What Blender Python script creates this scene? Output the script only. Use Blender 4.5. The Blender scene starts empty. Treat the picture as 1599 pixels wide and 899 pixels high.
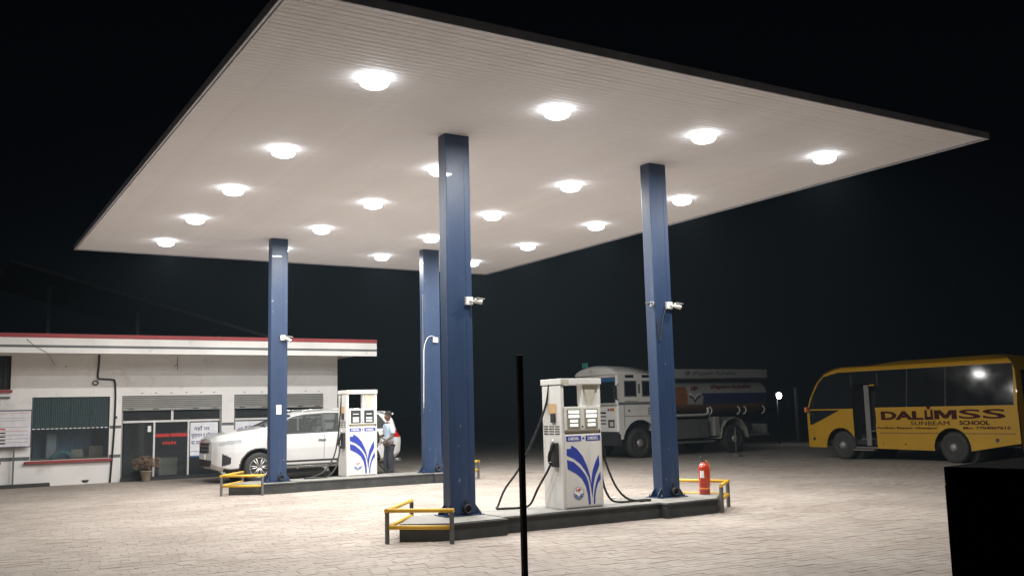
import bpy, bmesh, math, random
import numpy as np
from mathutils import Vector, Matrix
random.seed(7)
PI = math.pi
C = bpy.context.scene.collection
SC = bpy.context.scene

# ------------------------------------------------------------------ camera, world, exposure
F_PX, YAW, PITCH, ROLL, CAM_H = 1484.77, 0.5481127, 0.1284844, -0.0244237, 1.6
f = Vector((math.sin(YAW)*math.cos(PITCH), math.cos(YAW)*math.cos(PITCH), math.sin(PITCH)))
r0 = Vector((math.cos(YAW), -math.sin(YAW), 0)); u0 = r0.cross(f)
r = math.cos(ROLL)*r0 + math.sin(ROLL)*u0
u = -math.sin(ROLL)*r0 + math.cos(ROLL)*u0
cam_d = bpy.data.cameras.new('camera'); cam = bpy.data.objects.new('camera', cam_d); C.objects.link(cam)
cam.matrix_world = Matrix(((r.x, u.x, -f.x, 0), (r.y, u.y, -f.y, 0), (r.z, u.z, -f.z, CAM_H), (0, 0, 0, 1)))
cam_d.sensor_width = 36; cam_d.lens = F_PX/1599*36; cam_d.clip_end = 2000; cam_d.clip_start = 0.05
SC.camera = cam
LAMP_STRENGTH = 9.0         # glow of the lens itself; its beam is an area light just under it
LAMP_WATTS = 110.0; LAMP_SPREAD = 180
w = bpy.data.worlds.new('World'); SC.world = w; w.use_nodes = True
bg = w.node_tree.nodes['Background']; bg.inputs[0].default_value = (0.35, 0.5, 0.8, 1); bg.inputs[1].default_value = 0.002
SC.view_settings.view_transform = 'Standard'; SC.view_settings.look = 'None'
SC.view_settings.exposure = 0.22; SC.view_settings.gamma = 1; SC.view_settings.use_curve_mapping = False
SC.cycles.use_denoising = True
SC.cycles.max_bounces = 8; SC.cycles.diffuse_bounces = 5; SC.cycles.sample_clamp_indirect = 6
SC.cycles.caustics_reflective = False; SC.cycles.caustics_refractive = False

# ------------------------------------------------------------------ helpers
MATS = {}
def mat(name, col, rough=.6, metal=0., var=.12, scale=6., bump=0., coat=0., dirt=None, bscale=None, spec=.5, streak=False):
    if name in MATS: return MATS[name]
    m = bpy.data.materials.new(name); m.use_nodes = True; nt = m.node_tree; N = nt.nodes; L = nt.links
    b = N['Principled BSDF']; b.inputs['Roughness'].default_value = rough; b.inputs['Metallic'].default_value = metal
    b.inputs['Coat Weight'].default_value = coat; b.inputs['Specular IOR Level'].default_value = spec
    tc = N.new('ShaderNodeTexCoord'); mp = N.new('ShaderNodeMapping'); L.new(tc.outputs['Object'], mp.inputs[0])
    if streak: mp.inputs['Scale'].default_value = (1, 1, .12)
    n = N.new('ShaderNodeTexNoise'); n.inputs['Scale'].default_value = scale; n.inputs['Detail'].default_value = 6; n.inputs['Roughness'].default_value = .65
    L.new(mp.outputs[0], n.inputs['Vector'])
    rp = N.new('ShaderNodeValToRGB'); e = rp.color_ramp.elements
    e[0].position = .3; e[1].position = .7
    lo = tuple(max(0, c*(1-var)) for c in col); hi = tuple(min(1, c*(1+var)) for c in col)
    e[0].color = (*lo, 1); e[1].color = (*hi, 1)
    L.new(n.outputs['Fac'], rp.inputs[0]); out = rp.outputs[0]
    if dirt:
        n2 = N.new('ShaderNodeTexNoise'); n2.inputs['Scale'].default_value = dirt[1]; n2.inputs['Detail'].default_value = 8
        n2.inputs['Roughness'].default_value = .7
        L.new(mp.outputs[0], n2.inputs['Vector'])
        r2 = N.new('ShaderNodeValToRGB'); r2.color_ramp.elements[0].position = dirt[2]; r2.color_ramp.elements[1].position = min(1, dirt[2]+.18)
        r2.color_ramp.elements[0].color = (0, 0, 0, 1); r2.color_ramp.elements[1].color = (dirt[3],)*3+(1,)
        L.new(n2.outputs['Fac'], r2.inputs[0])
        mx = N.new('ShaderNodeMix'); mx.data_type = 'RGBA'; L.new(r2.outputs[0], mx.inputs[0]); L.new(out, mx.inputs[6]); mx.inputs[7].default_value = (*dirt[0], 1)
        out = mx.outputs[2]
    L.new(out, b.inputs['Base Color'])
    rr = N.new('ShaderNodeMapRange'); rr.inputs[3].default_value = max(0, rough-.08); rr.inputs[4].default_value = min(1, rough+.12)
    L.new(n.outputs['Fac'], rr.inputs[0]); L.new(rr.outputs[0], b.inputs['Roughness'])
    if bump:
        n3 = N.new('ShaderNodeTexNoise'); n3.inputs['Scale'].default_value = bscale or scale*4; n3.inputs['Detail'].default_value = 5
        L.new(tc.outputs['Object'], n3.inputs['Vector'])
        bp = N.new('ShaderNodeBump'); bp.inputs['Strength'].default_value = bump; bp.inputs['Distance'].default_value = .02
        L.new(n3.outputs['Fac'], bp.inputs['Height']); L.new(bp.outputs[0], b.inputs['Normal'])
    MATS[name] = m; return m

def emit(name, col, s):
    m = bpy.data.materials.new(name); m.use_nodes = True; nt = m.node_tree
    b = nt.nodes['Principled BSDF']; b.inputs['Base Color'].default_value = (.8, .8, .8, 1)
    b.inputs['Emission Color'].default_value = (*col, 1); b.inputs['Emission Strength'].default_value = s
    n = nt.nodes.new('ShaderNodeTexNoise'); n.inputs['Scale'].default_value = 3
    mr = nt.nodes.new('ShaderNodeMapRange'); mr.inputs[3].default_value = .25; mr.inputs[4].default_value = .35
    nt.links.new(n.outputs[0], mr.inputs[0]); nt.links.new(mr.outputs[0], b.inputs['Roughness'])
    return m

def glass(name, tint, transp, rough=.05):
    m = bpy.data.materials.new(name); m.use_nodes = True; nt = m.node_tree; N = nt.nodes; L = nt.links
    b = N['Principled BSDF']; b.inputs['Roughness'].default_value = rough; b.inputs['Base Color'].default_value = (*[c*.15 for c in tint], 1)
    b.inputs['Specular IOR Level'].default_value = .6
    t = N.new('ShaderNodeBsdfTransparent'); t.inputs[0].default_value = (*tint, 1)
    mx = N.new('ShaderNodeMixShader')
    n = N.new('ShaderNodeTexNoise'); n.inputs['Scale'].default_value = 2.5; n.inputs['Detail'].default_value = 6
    mr = N.new('ShaderNodeMapRange'); mr.inputs[3].default_value = 1-transp+.08; mr.inputs[4].default_value = max(0, 1-transp-.06)
    L.new(n.outputs[0], mr.inputs[0]); L.new(mr.outputs[0], mx.inputs[0])
    L.new(t.outputs[0], mx.inputs[1]); L.new(b.outputs[0], mx.inputs[2])
    L.new(mx.outputs[0], N['Material Output'].inputs[0]); return m

class MB:
    def __init__(s): s.bm = bmesh.new()
    def _add(s, vs, fs, mi=0, smooth=False):
        V = [s.bm.verts.new(v) for v in vs]; out = []
        for q in fs:
            try: ff = s.bm.faces.new([V[i] for i in q])
            except ValueError: continue
            ff.material_index = mi; ff.smooth = smooth; out.append(ff)
        return V, out
    def box(s, x0, x1, y0, y1, z0, z1, bev=0., mi=0):
        vs = [(x, y, z) for x in (x0, x1) for y in (y0, y1) for z in (z0, z1)]
        fs = [(0, 1, 3, 2), (4, 6, 7, 5), (0, 4, 5, 1), (2, 3, 7, 6), (0, 2, 6, 4), (1, 5, 7, 3)]
        V, Fc = s._add(vs, fs, mi)
        if bev:
            E = list({e for q in Fc for e in q.edges})
            bmesh.ops.bevel(s.bm, geom=E, offset=bev, segments=2, profile=.7, affect='EDGES', material=-1)
        return s
    def prism(s, pts, axis, a0, a1, mi=0, bev=0., smooth=False):
        n = len(pts)
        def P(p, a):
            return {'x': (a, p[0], p[1]), 'y': (p[0], a, p[1]), 'z': (p[0], p[1], a)}[axis]
        vs = [P(p, a0) for p in pts]+[P(p, a1) for p in pts]
        fs = [tuple(range(n)), tuple(range(2*n-1, n-1, -1))]+[(i, (i+1) % n, n+(i+1) % n, n+i) for i in range(n)]
        V, Fc = s._add(vs, fs, mi)
        bmesh.ops.recalc_face_normals(s.bm, faces=Fc)
        if smooth:
            for q in Fc[2:]: q.smooth = True
        if bev:
            E = [e for q in Fc[:2] for e in q.edges]
            bmesh.ops.bevel(s.bm, geom=list(set(E)), offset=bev, segments=2, profile=.7, affect='EDGES', material=-1)
        return s
    def rings(s, R, mi=0, cap=True, smooth=True, closed=True):
        n = len(R[0]); vs = [p for rg in R for p in rg]; fs = []
        for i in range(len(R)-1):
            for j in range(n if closed else n-1):
                a, b = i*n+j, i*n+(j+1) % n
                fs.append((a, b, b+n, a+n))
        V, Fc = s._add(vs, fs, mi, smooth)
        if cap:
            for rg in (V[:n][::-1], V[-n:]):
                try: q = s.bm.faces.new(rg); q.material_index = mi; Fc.append(q)
                except ValueError: pass
        bmesh.ops.recalc_face_normals(s.bm, faces=Fc)
        return s
    def tube(s, pts, rad, seg=8, mi=0, cap=True):
        pts = [Vector(p) for p in pts]; R = []; nrm = None
        for i, p in enumerate(pts):
            d = (pts[min(i+1, len(pts)-1)]-pts[max(i-1, 0)]).normalized()
            if nrm is None:
                nrm = d.cross(Vector((0, 0, 1)))
                if nrm.length < .05: nrm = d.cross(Vector((1, 0, 0)))
            nrm = (nrm-d*nrm.dot(d)).normalized(); bn = d.cross(nrm)
            rr = rad[i] if isinstance(rad, (list, tuple)) else rad
            R.append([p+(nrm*math.cos(2*PI*k/seg)+bn*math.sin(2*PI*k/seg))*rr for k in range(seg)])
        return s.rings(R, mi, cap)
    def lathe(s, prof, cx=0, cy=0, seg=24, mi=0, axis='z'):
        R = []
        for rr, z in prof:
            rg = []
            for k in range(seg):
                a = 2*PI*k/seg; q = (rr*math.cos(a), rr*math.sin(a))
                rg.append({'z': (cx+q[0], cy+q[1], z), 'y': (cx+q[0], z, cy+q[1]), 'x': (z, cx+q[0], cy+q[1])}[axis])
            R.append(rg)
        return s.rings(R, mi)
    def ball(s, c, rx, ry=None, rz=None, seg=12, mi=0):
        ry = ry or rx; rz = rz or rx
        R = []
        for i in range(1, seg):
            t = PI*i/seg
            R.append([(c[0]+rx*math.sin(t)*math.cos(2*PI*k/(seg*2)), c[1]+ry*math.sin(t)*math.sin(2*PI*k/(seg*2)), c[2]-rz*math.cos(t)) for k in range(seg*2)])
        return s.rings(R, mi)
    def obj(s, name, m, parent=None, loc=None, rotz=None, kind=None, label=None):
        me = bpy.data.meshes.new(name); s.bm.to_mesh(me); s.bm.free()
        for q in (m if isinstance(m, (list, tuple)) else [m]): me.materials.append(q)
        o = bpy.data.objects.new(name, me); C.objects.link(o)
        if parent: o.parent = parent
        if loc: o.location = loc
        if rotz: o.rotation_euler[2] = rotz
        if kind: o['kind'] = kind
        if label: o['label'] = label
        return o

def thing(name, label, cat, loc=(0, 0, 0), rotz=0, group=None):
    o = bpy.data.objects.new(name, None); C.objects.link(o); o.empty_display_size = .2
    o.location = loc; o.rotation_euler = (0, 0, rotz); o['label'] = label; o['category'] = cat
    if group: o['group'] = group
    return o
def tag(o, label, cat, group=None):
    o['label'] = label; o['category'] = cat
    if group: o['group'] = group
    return o
def copy_thing(root, label, loc, rotz=None, group=None):
    def cp(o, par):
        c = o.copy(); C.objects.link(c); c.parent = par
        for ch in list(o.children): cp(ch, c)
        return c
    n = cp(root, None); n['label'] = label; n.location = loc
    if rotz is not None: n.rotation_euler[2] = rotz
    if group: n['group'] = group
    return n
def smooth_path(pts, n=8):
    P = [Vector(p) for p in pts]; P = [P[0]*2-P[1]]+P+[P[-1]*2-P[-2]]; out = []
    for i in range(1, len(P)-2):
        for k in range(n):
            t = k/n; a, b, c, d = P[i-1:i+3]
            out.append(.5*((2*b)+(c-a)*t+(2*a-5*b+4*c-d)*t*t+(3*b-a-3*c+d)*t**3))
    out.append(P[-2]); return out

def text(body, facing, x, y, z, width, height, m, parent, name='lettering', bold=.0, align='LEFT', thick=.0015, shear=0., arc=0.):
    """raised lettering. facing 'front' (-Y) or 'side' (-X); (x,y,z) = lower left corner as the reader sees it"""
    cu = bpy.data.curves.new(name, 'FONT'); cu.body = body; cu.extrude = .01; cu.offset = bold; cu.shear = shear; cu.resolution_u = 3
    t = bpy.data.objects.new(name, cu); C.objects.link(t); bpy.context.view_layer.update()
    me = bpy.data.meshes.new_from_object(t.evaluated_get(bpy.context.evaluated_depsgraph_get()))
    bpy.data.objects.remove(t)
    n = len(me.vertices); co = np.empty(n*3); me.vertices.foreach_get('co', co); co = co.reshape(-1, 3)
    if n == 0: return None
    mn, mxx = co.min(0), co.max(0)
    s = (co-mn)/np.maximum(mxx-mn, 1e-6); X = s[:, 0]*width; Z = s[:, 1]*height; T = (s[:, 2])*thick
    if arc: Z = Z+arc*(1-((s[:, 0]-.5)*2)**2)
    if facing == 'front': out = np.stack([x+X, y-T, z+Z], 1)
    else: out = np.stack([x-T, y-X, z+Z], 1)
    me.vertices.foreach_set('co', out.astype(np.float32).ravel()); me.update()
    me.materials.clear(); me.materials.append(m)
    o = bpy.data.objects.new(name, me); C.objects.link(o); o.parent = parent
    return o

# ------------------------------------------------------------------ materials
M_soffit = mat('white_ceiling_sheet', (.80, .79, .81), .62, 0, .05, 1.2, dirt=((.50, .45, .42), 1.8, .58, .45), spec=.25)
M_fascia = mat('grey_fascia', (.5, .5, .55), .5, .2, .2, 3)
M_deck = mat('roof_deck_steel', (.2, .2, .2), .6, .3)
M_blue = mat('blue_column_paint', (.017, .040, .098), .46, 0, .3, 2.2, bump=.12, bscale=5, coat=.05, dirt=((.13, .14, .15), 4, .58, .55), streak=True)
M_dkmetal = mat('dark_pipe', (.05, .05, .055), .5, .4)
M_white = mat('white_enamel', (.70, .69, .66), .38, 0, .06, 3, coat=.25, dirt=((.42, .38, .32), 4, .6, .45), streak=True)
M_beige = mat('beige_panel', (.5, .48, .4), .5)
M_olive = mat('olive_bezel', (.27, .27, .19), .5)
M_lcd = emit('lcd_backlight', (1, 1, 1), .75)
M_black = mat('black_rubber', (.018, .018, .018), .55)
M_bluesign = mat('blue_print', (.03, .055, .36), .4)
M_greyfade = mat('grey_blue_print', (.12, .15, .27), .4)
M_whitep = mat('white_print', (.85, .85, .85), .4)
M_redp = mat('red_print', (.55, .03, .03), .4)
M_kerb = mat('kerb_paint', (.040, .042, .042), .62, 0, .35, 3.5, bump=.3, bscale=9, dirt=((.17, .15, .12), 5, .6, .6))
M_top = mat('island_top_concrete', (.24, .23, .21), .75, 0, .18, 2.5, bump=.35, bscale=12, dirt=((.10, .10, .095), 1.6, .52, .8))
M_yellow = mat('yellow_rail_paint', (.72, .42, .035), .42, 0, .12, 4, dirt=((.3, .2, .08), 9, .62, .6))
M_post = mat('grey_post_paint', (.13, .13, .13), .55, 0, .2, 5)
M_redext = mat('extinguisher_red', (.48, .045, .02), .3, 0, .1, 4, coat=.4)
M_orange = mat('orange_hose', (.75, .22, .07), .5)
M_wall = mat('wall_distemper', (.82, .80, .775), .8, 0, .06, 1.1, bump=.15, bscale=18, dirt=((.36, .33, .27), 1.3, .57, .55))
M_wall2 = mat('fascia_white', (.80, .785, .76), .75, 0, .07, 1.5, bump=.1, dirt=((.34, .33, .29), 2.3, .6, .6))
M_redband = mat('red_band_paint', (.32, .045, .05), .6, 0, .15, 3)
M_greyband = mat('grey_band_paint', (.125, .14, .145), .7, 0, .15, 3)
M_frame = mat('white_door_frame', (.7, .68, .66), .4, .1)
M_shut = mat('steel_shutter', (.28, .275, .26), .5, .45, .12, 3)
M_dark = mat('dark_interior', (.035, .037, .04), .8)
M_darkg = mat('dark_green_net', (.055, .085, .09), .75, 0, .3, 20)
M_carw = mat('car_white_paint', (.66, .66, .655), .22, 0, .02, 2, coat=.7)
M_blackpl = mat('black_plastic', (.03, .03, .032), .5)
M_chrome = mat('chrome', (.7, .7, .7), .18, 1., .03)
M_tyre = mat('tyre_rubber', (.035, .034, .033), .75, 0, .25, 10, bump=.3)
M_alloy = mat('alloy', (.5, .5, .5), .3, .8)
G_car = glass('car_glass', (.75, .8, .78), .6, .03)
G_shop = glass('shop_glass', (.9, .94, .96), .82, .04)
G_lamp = mat('headlamp_glass', (.55, .57, .6), .12, .2, .1, coat=.5)
M_redlamp = mat('tail_lamp_red', (.5, .01, .01), .25, 0, .1, coat=.5)
M_seat = mat('grey_seat_cover', (.35, .34, .33), .8)

# ------------------------------------------------------------------ ground: base sheet and pavers
def ground_mat():
    m = bpy.data.materials.new('dusty_soil'); m.use_nodes = True; nt = m.node_tree; N = nt.nodes; L = nt.links
    b = N['Principled BSDF']; b.inputs['Roughness'].default_value = .95
    tc = N.new('ShaderNodeTexCoord'); n = N.new('ShaderNodeTexNoise'); n.inputs['Scale'].default_value = 2.; n.inputs['Detail'].default_value = 9
    L.new(tc.outputs['Object'], n.inputs['Vector'])
    rp = N.new('ShaderNodeValToRGB'); rp.color_ramp.elements[0].color = (.27, .238, .20, 1); rp.color_ramp.elements[1].color = (.38, .345, .305, 1)
    rp.color_ramp.elements[0].position = .3; rp.color_ramp.elements[1].position = .7
    L.new(n.outputs[0], rp.inputs[0])
    n2 = N.new('ShaderNodeTexNoise'); n2.inputs['Scale'].default_value = 4.5; n2.inputs['Detail'].default_value = 5; L.new(tc.outputs['Object'], n2.inputs['Vector'])
    r2 = N.new('ShaderNodeValToRGB'); r2.color_ramp.elements[0].position = .52; r2.color_ramp.elements[1].position = .62
    r2.color_ramp.elements[0].color = (1, 1, 1, 1); r2.color_ramp.elements[1].color = (.80, .78, .76, 1)
    L.new(n2.outputs[0], r2.inputs[0])
    mx = N.new('ShaderNodeMix'); mx.data_type = 'RGBA'; mx.blend_type = 'MULTIPLY'; mx.inputs[0].default_value = 1
    L.new(rp.outputs[0], mx.inputs[6]); L.new(r2.outputs[0], mx.inputs[7]); L.new(mx.outputs[2], b.inputs['Base Color'])
    return m
def paver_mat():
    m = bpy.data.materials.new('dusty_concrete_paver'); m.use_nodes = True; nt = m.node_tree; N = nt.nodes; L = nt.links
    b = N['Principled BSDF']; b.inputs['Roughness'].default_value = .85
    tc = N.new('ShaderNodeTexCoord'); g = N.new('ShaderNodeNewGeometry'); at = N.new('ShaderNodeAttribute'); at.attribute_name = 'tone'
    geo = g.outputs['Position']
    n = N.new('ShaderNodeTexNoise'); n.inputs['Scale'].default_value = .55; n.inputs['Detail'].default_value = 8; n.inputs['Roughness'].default_value = .65
    L.new(geo, n.inputs['Vector'])
    rp = N.new('ShaderNodeValToRGB'); e = rp.color_ramp.elements
    e[0].position = .32; e[0].color = (.285, .245, .21, 1); e[1].position = .68; e[1].color = (.41, .365, .325, 1)
    L.new(n.outputs[0], rp.inputs[0])
    oi = N.new('ShaderNodeObjectInfo')
    ad = N.new('ShaderNodeMath'); ad.operation = 'ADD'; L.new(g.outputs['Random Per Island'], ad.inputs[0]); L.new(oi.outputs['Random'], ad.inputs[1])
    fr = N.new('ShaderNodeMath'); fr.operation = 'FRACT'; L.new(ad.outputs[0], fr.inputs[0])
    r2 = N.new('ShaderNodeValToRGB'); r2.color_ramp.interpolation = 'LINEAR'; q = r2.color_ramp.elements
    q[0].position = 0; q[0].color = (.91, .865, .85, 1); q[1].position = 1; q[1].color = (1.0, 1.0, .98, 1)
    k = r2.color_ramp.elements.new(.5); k.color = (.95, .93, .92, 1)
    L.new(fr.outputs[0], r2.inputs[0])
    mx = N.new('ShaderNodeMix'); mx.data_type = 'RGBA'; mx.blend_type = 'MULTIPLY'; mx.inputs[0].default_value = 1
    L.new(rp.outputs[0], mx.inputs[6]); L.new(r2.outputs[0], mx.inputs[7])
    # brown oil and dirt smears
    mpp = N.new('ShaderNodeMapping'); mpp.inputs['Scale'].default_value = (.6, 1.6, 1); L.new(geo, mpp.inputs[0])
    n4 = N.new('ShaderNodeTexNoise'); n4.inputs['Scale'].default_value = 1.1; n4.inputs['Detail'].default_value = 9; n4.inputs['Roughness'].default_value = .72; n4.inputs['Distortion'].default_value = .6
    L.new(mpp.outputs[0], n4.inputs['Vector'])
    r4 = N.new('ShaderNodeValToRGB'); r4.color_ramp.elements[0].position = .56; r4.color_ramp.elements[1].position = .74
    r4.color_ramp.elements[0].color = (0, 0, 0, 1); r4.color_ramp.elements[1].color = (.6, .6, .6, 1)
    L.new(n4.outputs[0], r4.inputs[0])
    m4 = N.new('ShaderNodeMix'); m4.data_type = 'RGBA'; L.new(r4.outputs[0], m4.inputs[0]); L.new(mx.outputs[2], m4.inputs[6]); m4.inputs[7].default_value = (.23, .165, .115, 1)
    n5 = N.new('ShaderNodeTexNoise'); n5.inputs['Scale'].default_value = 60; n5.inputs['Detail'].default_value = 3; L.new(geo, n5.inputs['Vector'])
    m5 = N.new('ShaderNodeMix'); m5.data_type = 'RGBA'; m5.blend_type = 'OVERLAY'; m5.inputs[0].default_value = .35
    L.new(m4.outputs[2], m5.inputs[6]); L.new(n5.outputs[0], m5.inputs[7])
    L.new(m5.outputs[2], b.inputs['Base Color'])
    bp = N.new('ShaderNodeBump'); bp.inputs['Strength'].default_value = .2; bp.inputs['Distance'].default_value = .004
    L.new(n5.outputs[0], bp.inputs['Height']); L.new(bp.outputs[0], b.inputs['Normal'])
    return m
M_soil = ground_mat(); M_paver = paver_mat()
gb = MB(); gb.box(-400, 400, -60, 600, -.3, -.0030); ground = gb.obj('ground', M_soil, kind='structure')
PW, PD, GAP = .215, .11, .005
# forecourt blocks, laid in rows along the canopy
def paver_outline(cx, cy, jit):
    w2, d2 = (PW-GAP)/2, (PD-GAP)/2; c = .006     # oblong block with worn corners
    return [(cx-w2+c, cy-d2), (cx+w2-c, cy-d2), (cx+w2, cy-d2+c), (cx+w2, cy+d2-c), (cx+w2-c, cy+d2), (cx-w2+c, cy+d2), (cx-w2, cy+d2-c), (cx-w2, cy-d2+c)]
rng = np.random.RandomState(4)
cand = []
fx, fy = math.sin(YAW), math.cos(YAW)
for j in range(int((27.1-4.5)/PD)):
    cy = 4.5+j*PD; off = rng.rand()*PW
    for i in range(int(30/PW)):
        cx = -4+i*PW+off
        d = cx*fx+cy*fy; s = cx*fy-cy*fx
        if d < 8.0 or d > 25.5: continue
        if s < -d*.56-1.2 or s > d*.56+1.2: continue
        if 5.9 < cx < 10.0 and 11.1 < cy < 11.8: continue
        if 6.2 < cx < 10.4 and 20.0 < cy < 20.8: continue
        vis = abs(s) < d*.535 and d > 8.95
        cand.append((cx, cy, d, vis))
cand.sort(key=lambda q: (not q[3], q[2]))
near, far = cand[:300], cand[300:]
o1 = paver_outline(0, 0, 0)
def paver_mesh():
    b = MB(); n = len(o1)
    R = [[(x, y, -.03) for x, y in o1], [(x, y, -.002) for x, y in o1], [(x*.995, y*.99, 0) for x, y in o1]]
    b.rings(R, smooth=False); me = bpy.data.meshes.new('paver'); b.bm.to_mesh(me); b.bm.free(); me.materials.append(M_paver); return me
pm = paver_mesh()
for cx, cy, d, v in near:
    o = bpy.data.objects.new('paver', pm); C.objects.link(o); o.parent = ground
    o.location = (cx+rng.normal(0, .0012), cy+rng.normal(0, .0012), rng.normal(0, .0010)); o.rotation_euler = (rng.normal(0, .006), rng.normal(0, .004), rng.normal(0, .006))
A = np.array([(q[0], q[1]) for q in far]); K = len(A); n = len(o1)
O = np.array(o1); vs = np.zeros((K, 2*n, 3)); th = rng.normal(0, .004, K)
ct, st = np.cos(th)[:, None], np.sin(th)[:, None]
for lay, (sx, sy, z) in enumerate(((1, 1, -.012), (.995, .99, 0))):
    X, Yy = O[:, 0]*sx, O[:, 1]*sy
    vs[:, lay*n:(lay+1)*n, 0] = A[:, :1]+X*ct-Yy*st; vs[:, lay*n:(lay+1)*n, 1] = A[:, 1:]+X*st+Yy*ct
    vs[:, lay*n:(lay+1)*n, 2] = z
hz = rng.normal(0, .0010, K); tx = rng.normal(0, .008, K)
vs[:, :, 2] += hz[:, None]+(vs[:, :, 1]-A[:, 1:])*tx[:, None]
side = np.array([(i, (i+1) % n, n+(i+1) % n, n+i) for i in range(n)])
top = np.arange(n, 2*n)
me = bpy.data.meshes.new('paver_field')
base = (np.arange(K)*2*n)[:, None, None]
sl = (side[None]+base).reshape(-1); tl = (top[None, None]+base).reshape(-1)
loops = np.concatenate([sl, tl]); ls = np.concatenate([np.arange(K*n)*4, K*n*4+np.arange(K)*n])
me.vertices.add(K*2*n); me.vertices.foreach_set('co', vs.reshape(-1).astype(np.float32))
me.loops.add(len(loops)); me.loops.foreach_set('vertex_index', loops.astype(np.int32))
me.polygons.add(K*n+K); me.polygons.foreach_set('loop_start', ls.astype(np.int32)); me.update(calc_edges=True); me.validate(); me.shade_flat()
me.materials.append(M_paver)
pf = bpy.data.objects.new('paver_field', me); C.objects.link(pf); pf.parent = ground; pf['kind'] = 'stuff'
# smooth cement apron inside the island footprints is covered by the islands themselves

# ------------------------------------------------------------------ canopy
HC = 5.50; XA, XB, YA, YB = 2.65, 13.42, 8.15, 23.39
can = thing('canopy', 'huge flat white forecourt canopy with grey fascia resting on four blue columns', 'canopy', (0, 0, HC))
NS = 150; pitch = (YB-YA)/NS
prof = [(0, .030), (0, .008), (.008, .0025), (.028, -.0005), (pitch/2, -.0028), (pitch-.028, -.0005), (pitch-.011, .0025), (pitch-.003, .008), (pitch-.003, .030)]
b = MB(); b.rings([[(XA+.03, y, z) for y, z in prof], [(XB-.03, y, z) for y, z in prof]], smooth=False, closed=True)
me = bpy.data.meshes.new('ceiling_strip'); b.bm.to_mesh(me); b.bm.free(); me.materials.append(M_soffit)
for k in range(NS):
    o = bpy.data.objects.new('ceiling_strip', me); C.objects.link(o); o.parent = can; o.location = (0, YA+k*pitch, rng.normal(0, .0008)); o.rotation_euler[0] = rng.normal(0, .0012)
FH = .085
for nm, q in (('fascia', (XA, XB, YA-.03, YA-.002)), ('fascia', (XA, XB, YB+.002, YB+.03)), ('fascia', (XA-.03, XA-.002, YA-.03, YB+.03)), ('fascia', (XB+.002, XB+.03, YA-.03, YB+.03))):
    b = MB(); b.box(*q, -.02, FH, .006); b.obj(nm, M_fascia, can)
b = MB(); b.box(XA+.02, XB-.02, YA+.02, YB-.02, .035, .075); b.obj('roof_deck', M_deck, can)

# ------------------------------------------------------------------ canopy lamps
M_lens = emit('led_lens', (.96, .985, 1.), LAMP_STRENGTH)
M_housing = mat('lamp_housing', (.7, .7, .7), .4)
LX = [4.25, 6.82, 9.37, 11.92]; LY = [9.93, 13.30, 16.03, 18.76, 21.49]
def lamp_proto():
    t = thing('canopy_lamp', 'x', 'ceiling light')
    b = MB(); b.lathe([(.14, -.006), (.142, -.012), (.142, -.035)], 0, 0, 24); b.obj('housing', M_housing, t)
    b = MB(); b.lathe([(.150, -.0355), (.172, -.045), (.172, -.07), (.158, -.095), (.125, -.115), (.07, -.128), (.03, -.131)], 0, 0, 28); b.obj('lens', M_lens, t)
    ld = bpy.data.lights.new('beam', 'AREA'); ld.shape = 'DISK'; ld.size = .26; ld.energy = LAMP_WATTS; ld.color = (1, .985, .95); ld.spread = math.radians(LAMP_SPREAD)
    lo = bpy.data.objects.new('beam', ld); C.objects.link(lo); lo.parent = t; lo.location = (0, 0, -.138)
    for sx in (-1, 1):
        b = MB(); b.box(sx*.155-.012, sx*.155+.008, -.012, .012, -.030, -.008, .003); b.obj('clip', M_chrome, t)
    return t
rown = ['front row nearest the camera', 'second row from the front', 'middle row of five', 'second row from the back', 'back row farthest away']
coln = ['leftmost', 'second from left', 'third from left', 'rightmost']
lp = None
for j, yy in enumerate(LY):
    for i, xx in enumerate(LX):
        lb = 'glowing white canopy light, %s in the %s' % (coln[i], rown[j])
        if lp is None: lp = lamp_proto(); lp['label'] = lb; lp.location = (xx, yy, HC-.003); lp['group'] = 'white lights in the canopy ceiling'
        else: copy_thing(lp, lb, (xx, yy, HC-.003))

# ------------------------------------------------------------------ islands
def island(name, label, ends, body, z1=.22):
    t = thing(name, label, 'pump island')
    def solid(nm, pts, z0, z1, m, bev=.0):
        b = MB(); b.prism(pts, 'z', z0, z1, bev=bev); return b.obj(nm, m, t)
    for k, pts in enumerate(ends+[body]):
        cx = sum(p[0] for p in pts)/len(pts); cy = sum(p[1] for p in pts)/len(pts)
        solid('end_kerb' if k < len(ends) else 'kerb', pts, -.05, z1-.035, M_kerb, .004)
        big = [(p[0]+(.012 if p[0] > cx else -.012), p[1]+(.012 if p[1] > cy else -.012)) for p in pts]
        solid('kerb_lip', big, z1-.0345, z1-.012, M_kerb, .006)
        ins = [(cx+(p[0]-cx)*.985, p[1]+(-.02 if p[1] > cy else .02)) for p in pts]
        solid('top_slab', ins, z1-.0118, z1, M_top, .003)
    return t
N_END1 = [(5.12, 11.25), (5.68, 10.88), (6.497, 10.90), (6.497, 12.05), (5.66, 12.05)]
N_END2 = [(9.203, 12.05), (9.203, 10.90), (10.24, 10.95), (10.78, 11.45), (10.36, 12.05)]
N_BODY = [(6.5, 11.035), (9.2, 11.035), (9.2, 11.93), (6.5, 11.93)]
island('pump_island', 'near raised pump island with black kerbs, under the front pump and extinguisher', [N_END1, N_END2], N_BODY)
F_END1 = [(5.40, 20.40), (6.0, 19.98), (6.747, 19.98), (6.747, 21.1), (6.0, 21.1)]
F_END2 = [(10.003, 21.1), (10.003, 19.98), (10.75, 19.98), (11.3, 20.45), (10.8, 21.1)]
F_BODY = [(6.75, 20.06), (10.0, 20.06), (10.0, 21.0), (6.75, 21.0)]
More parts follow.
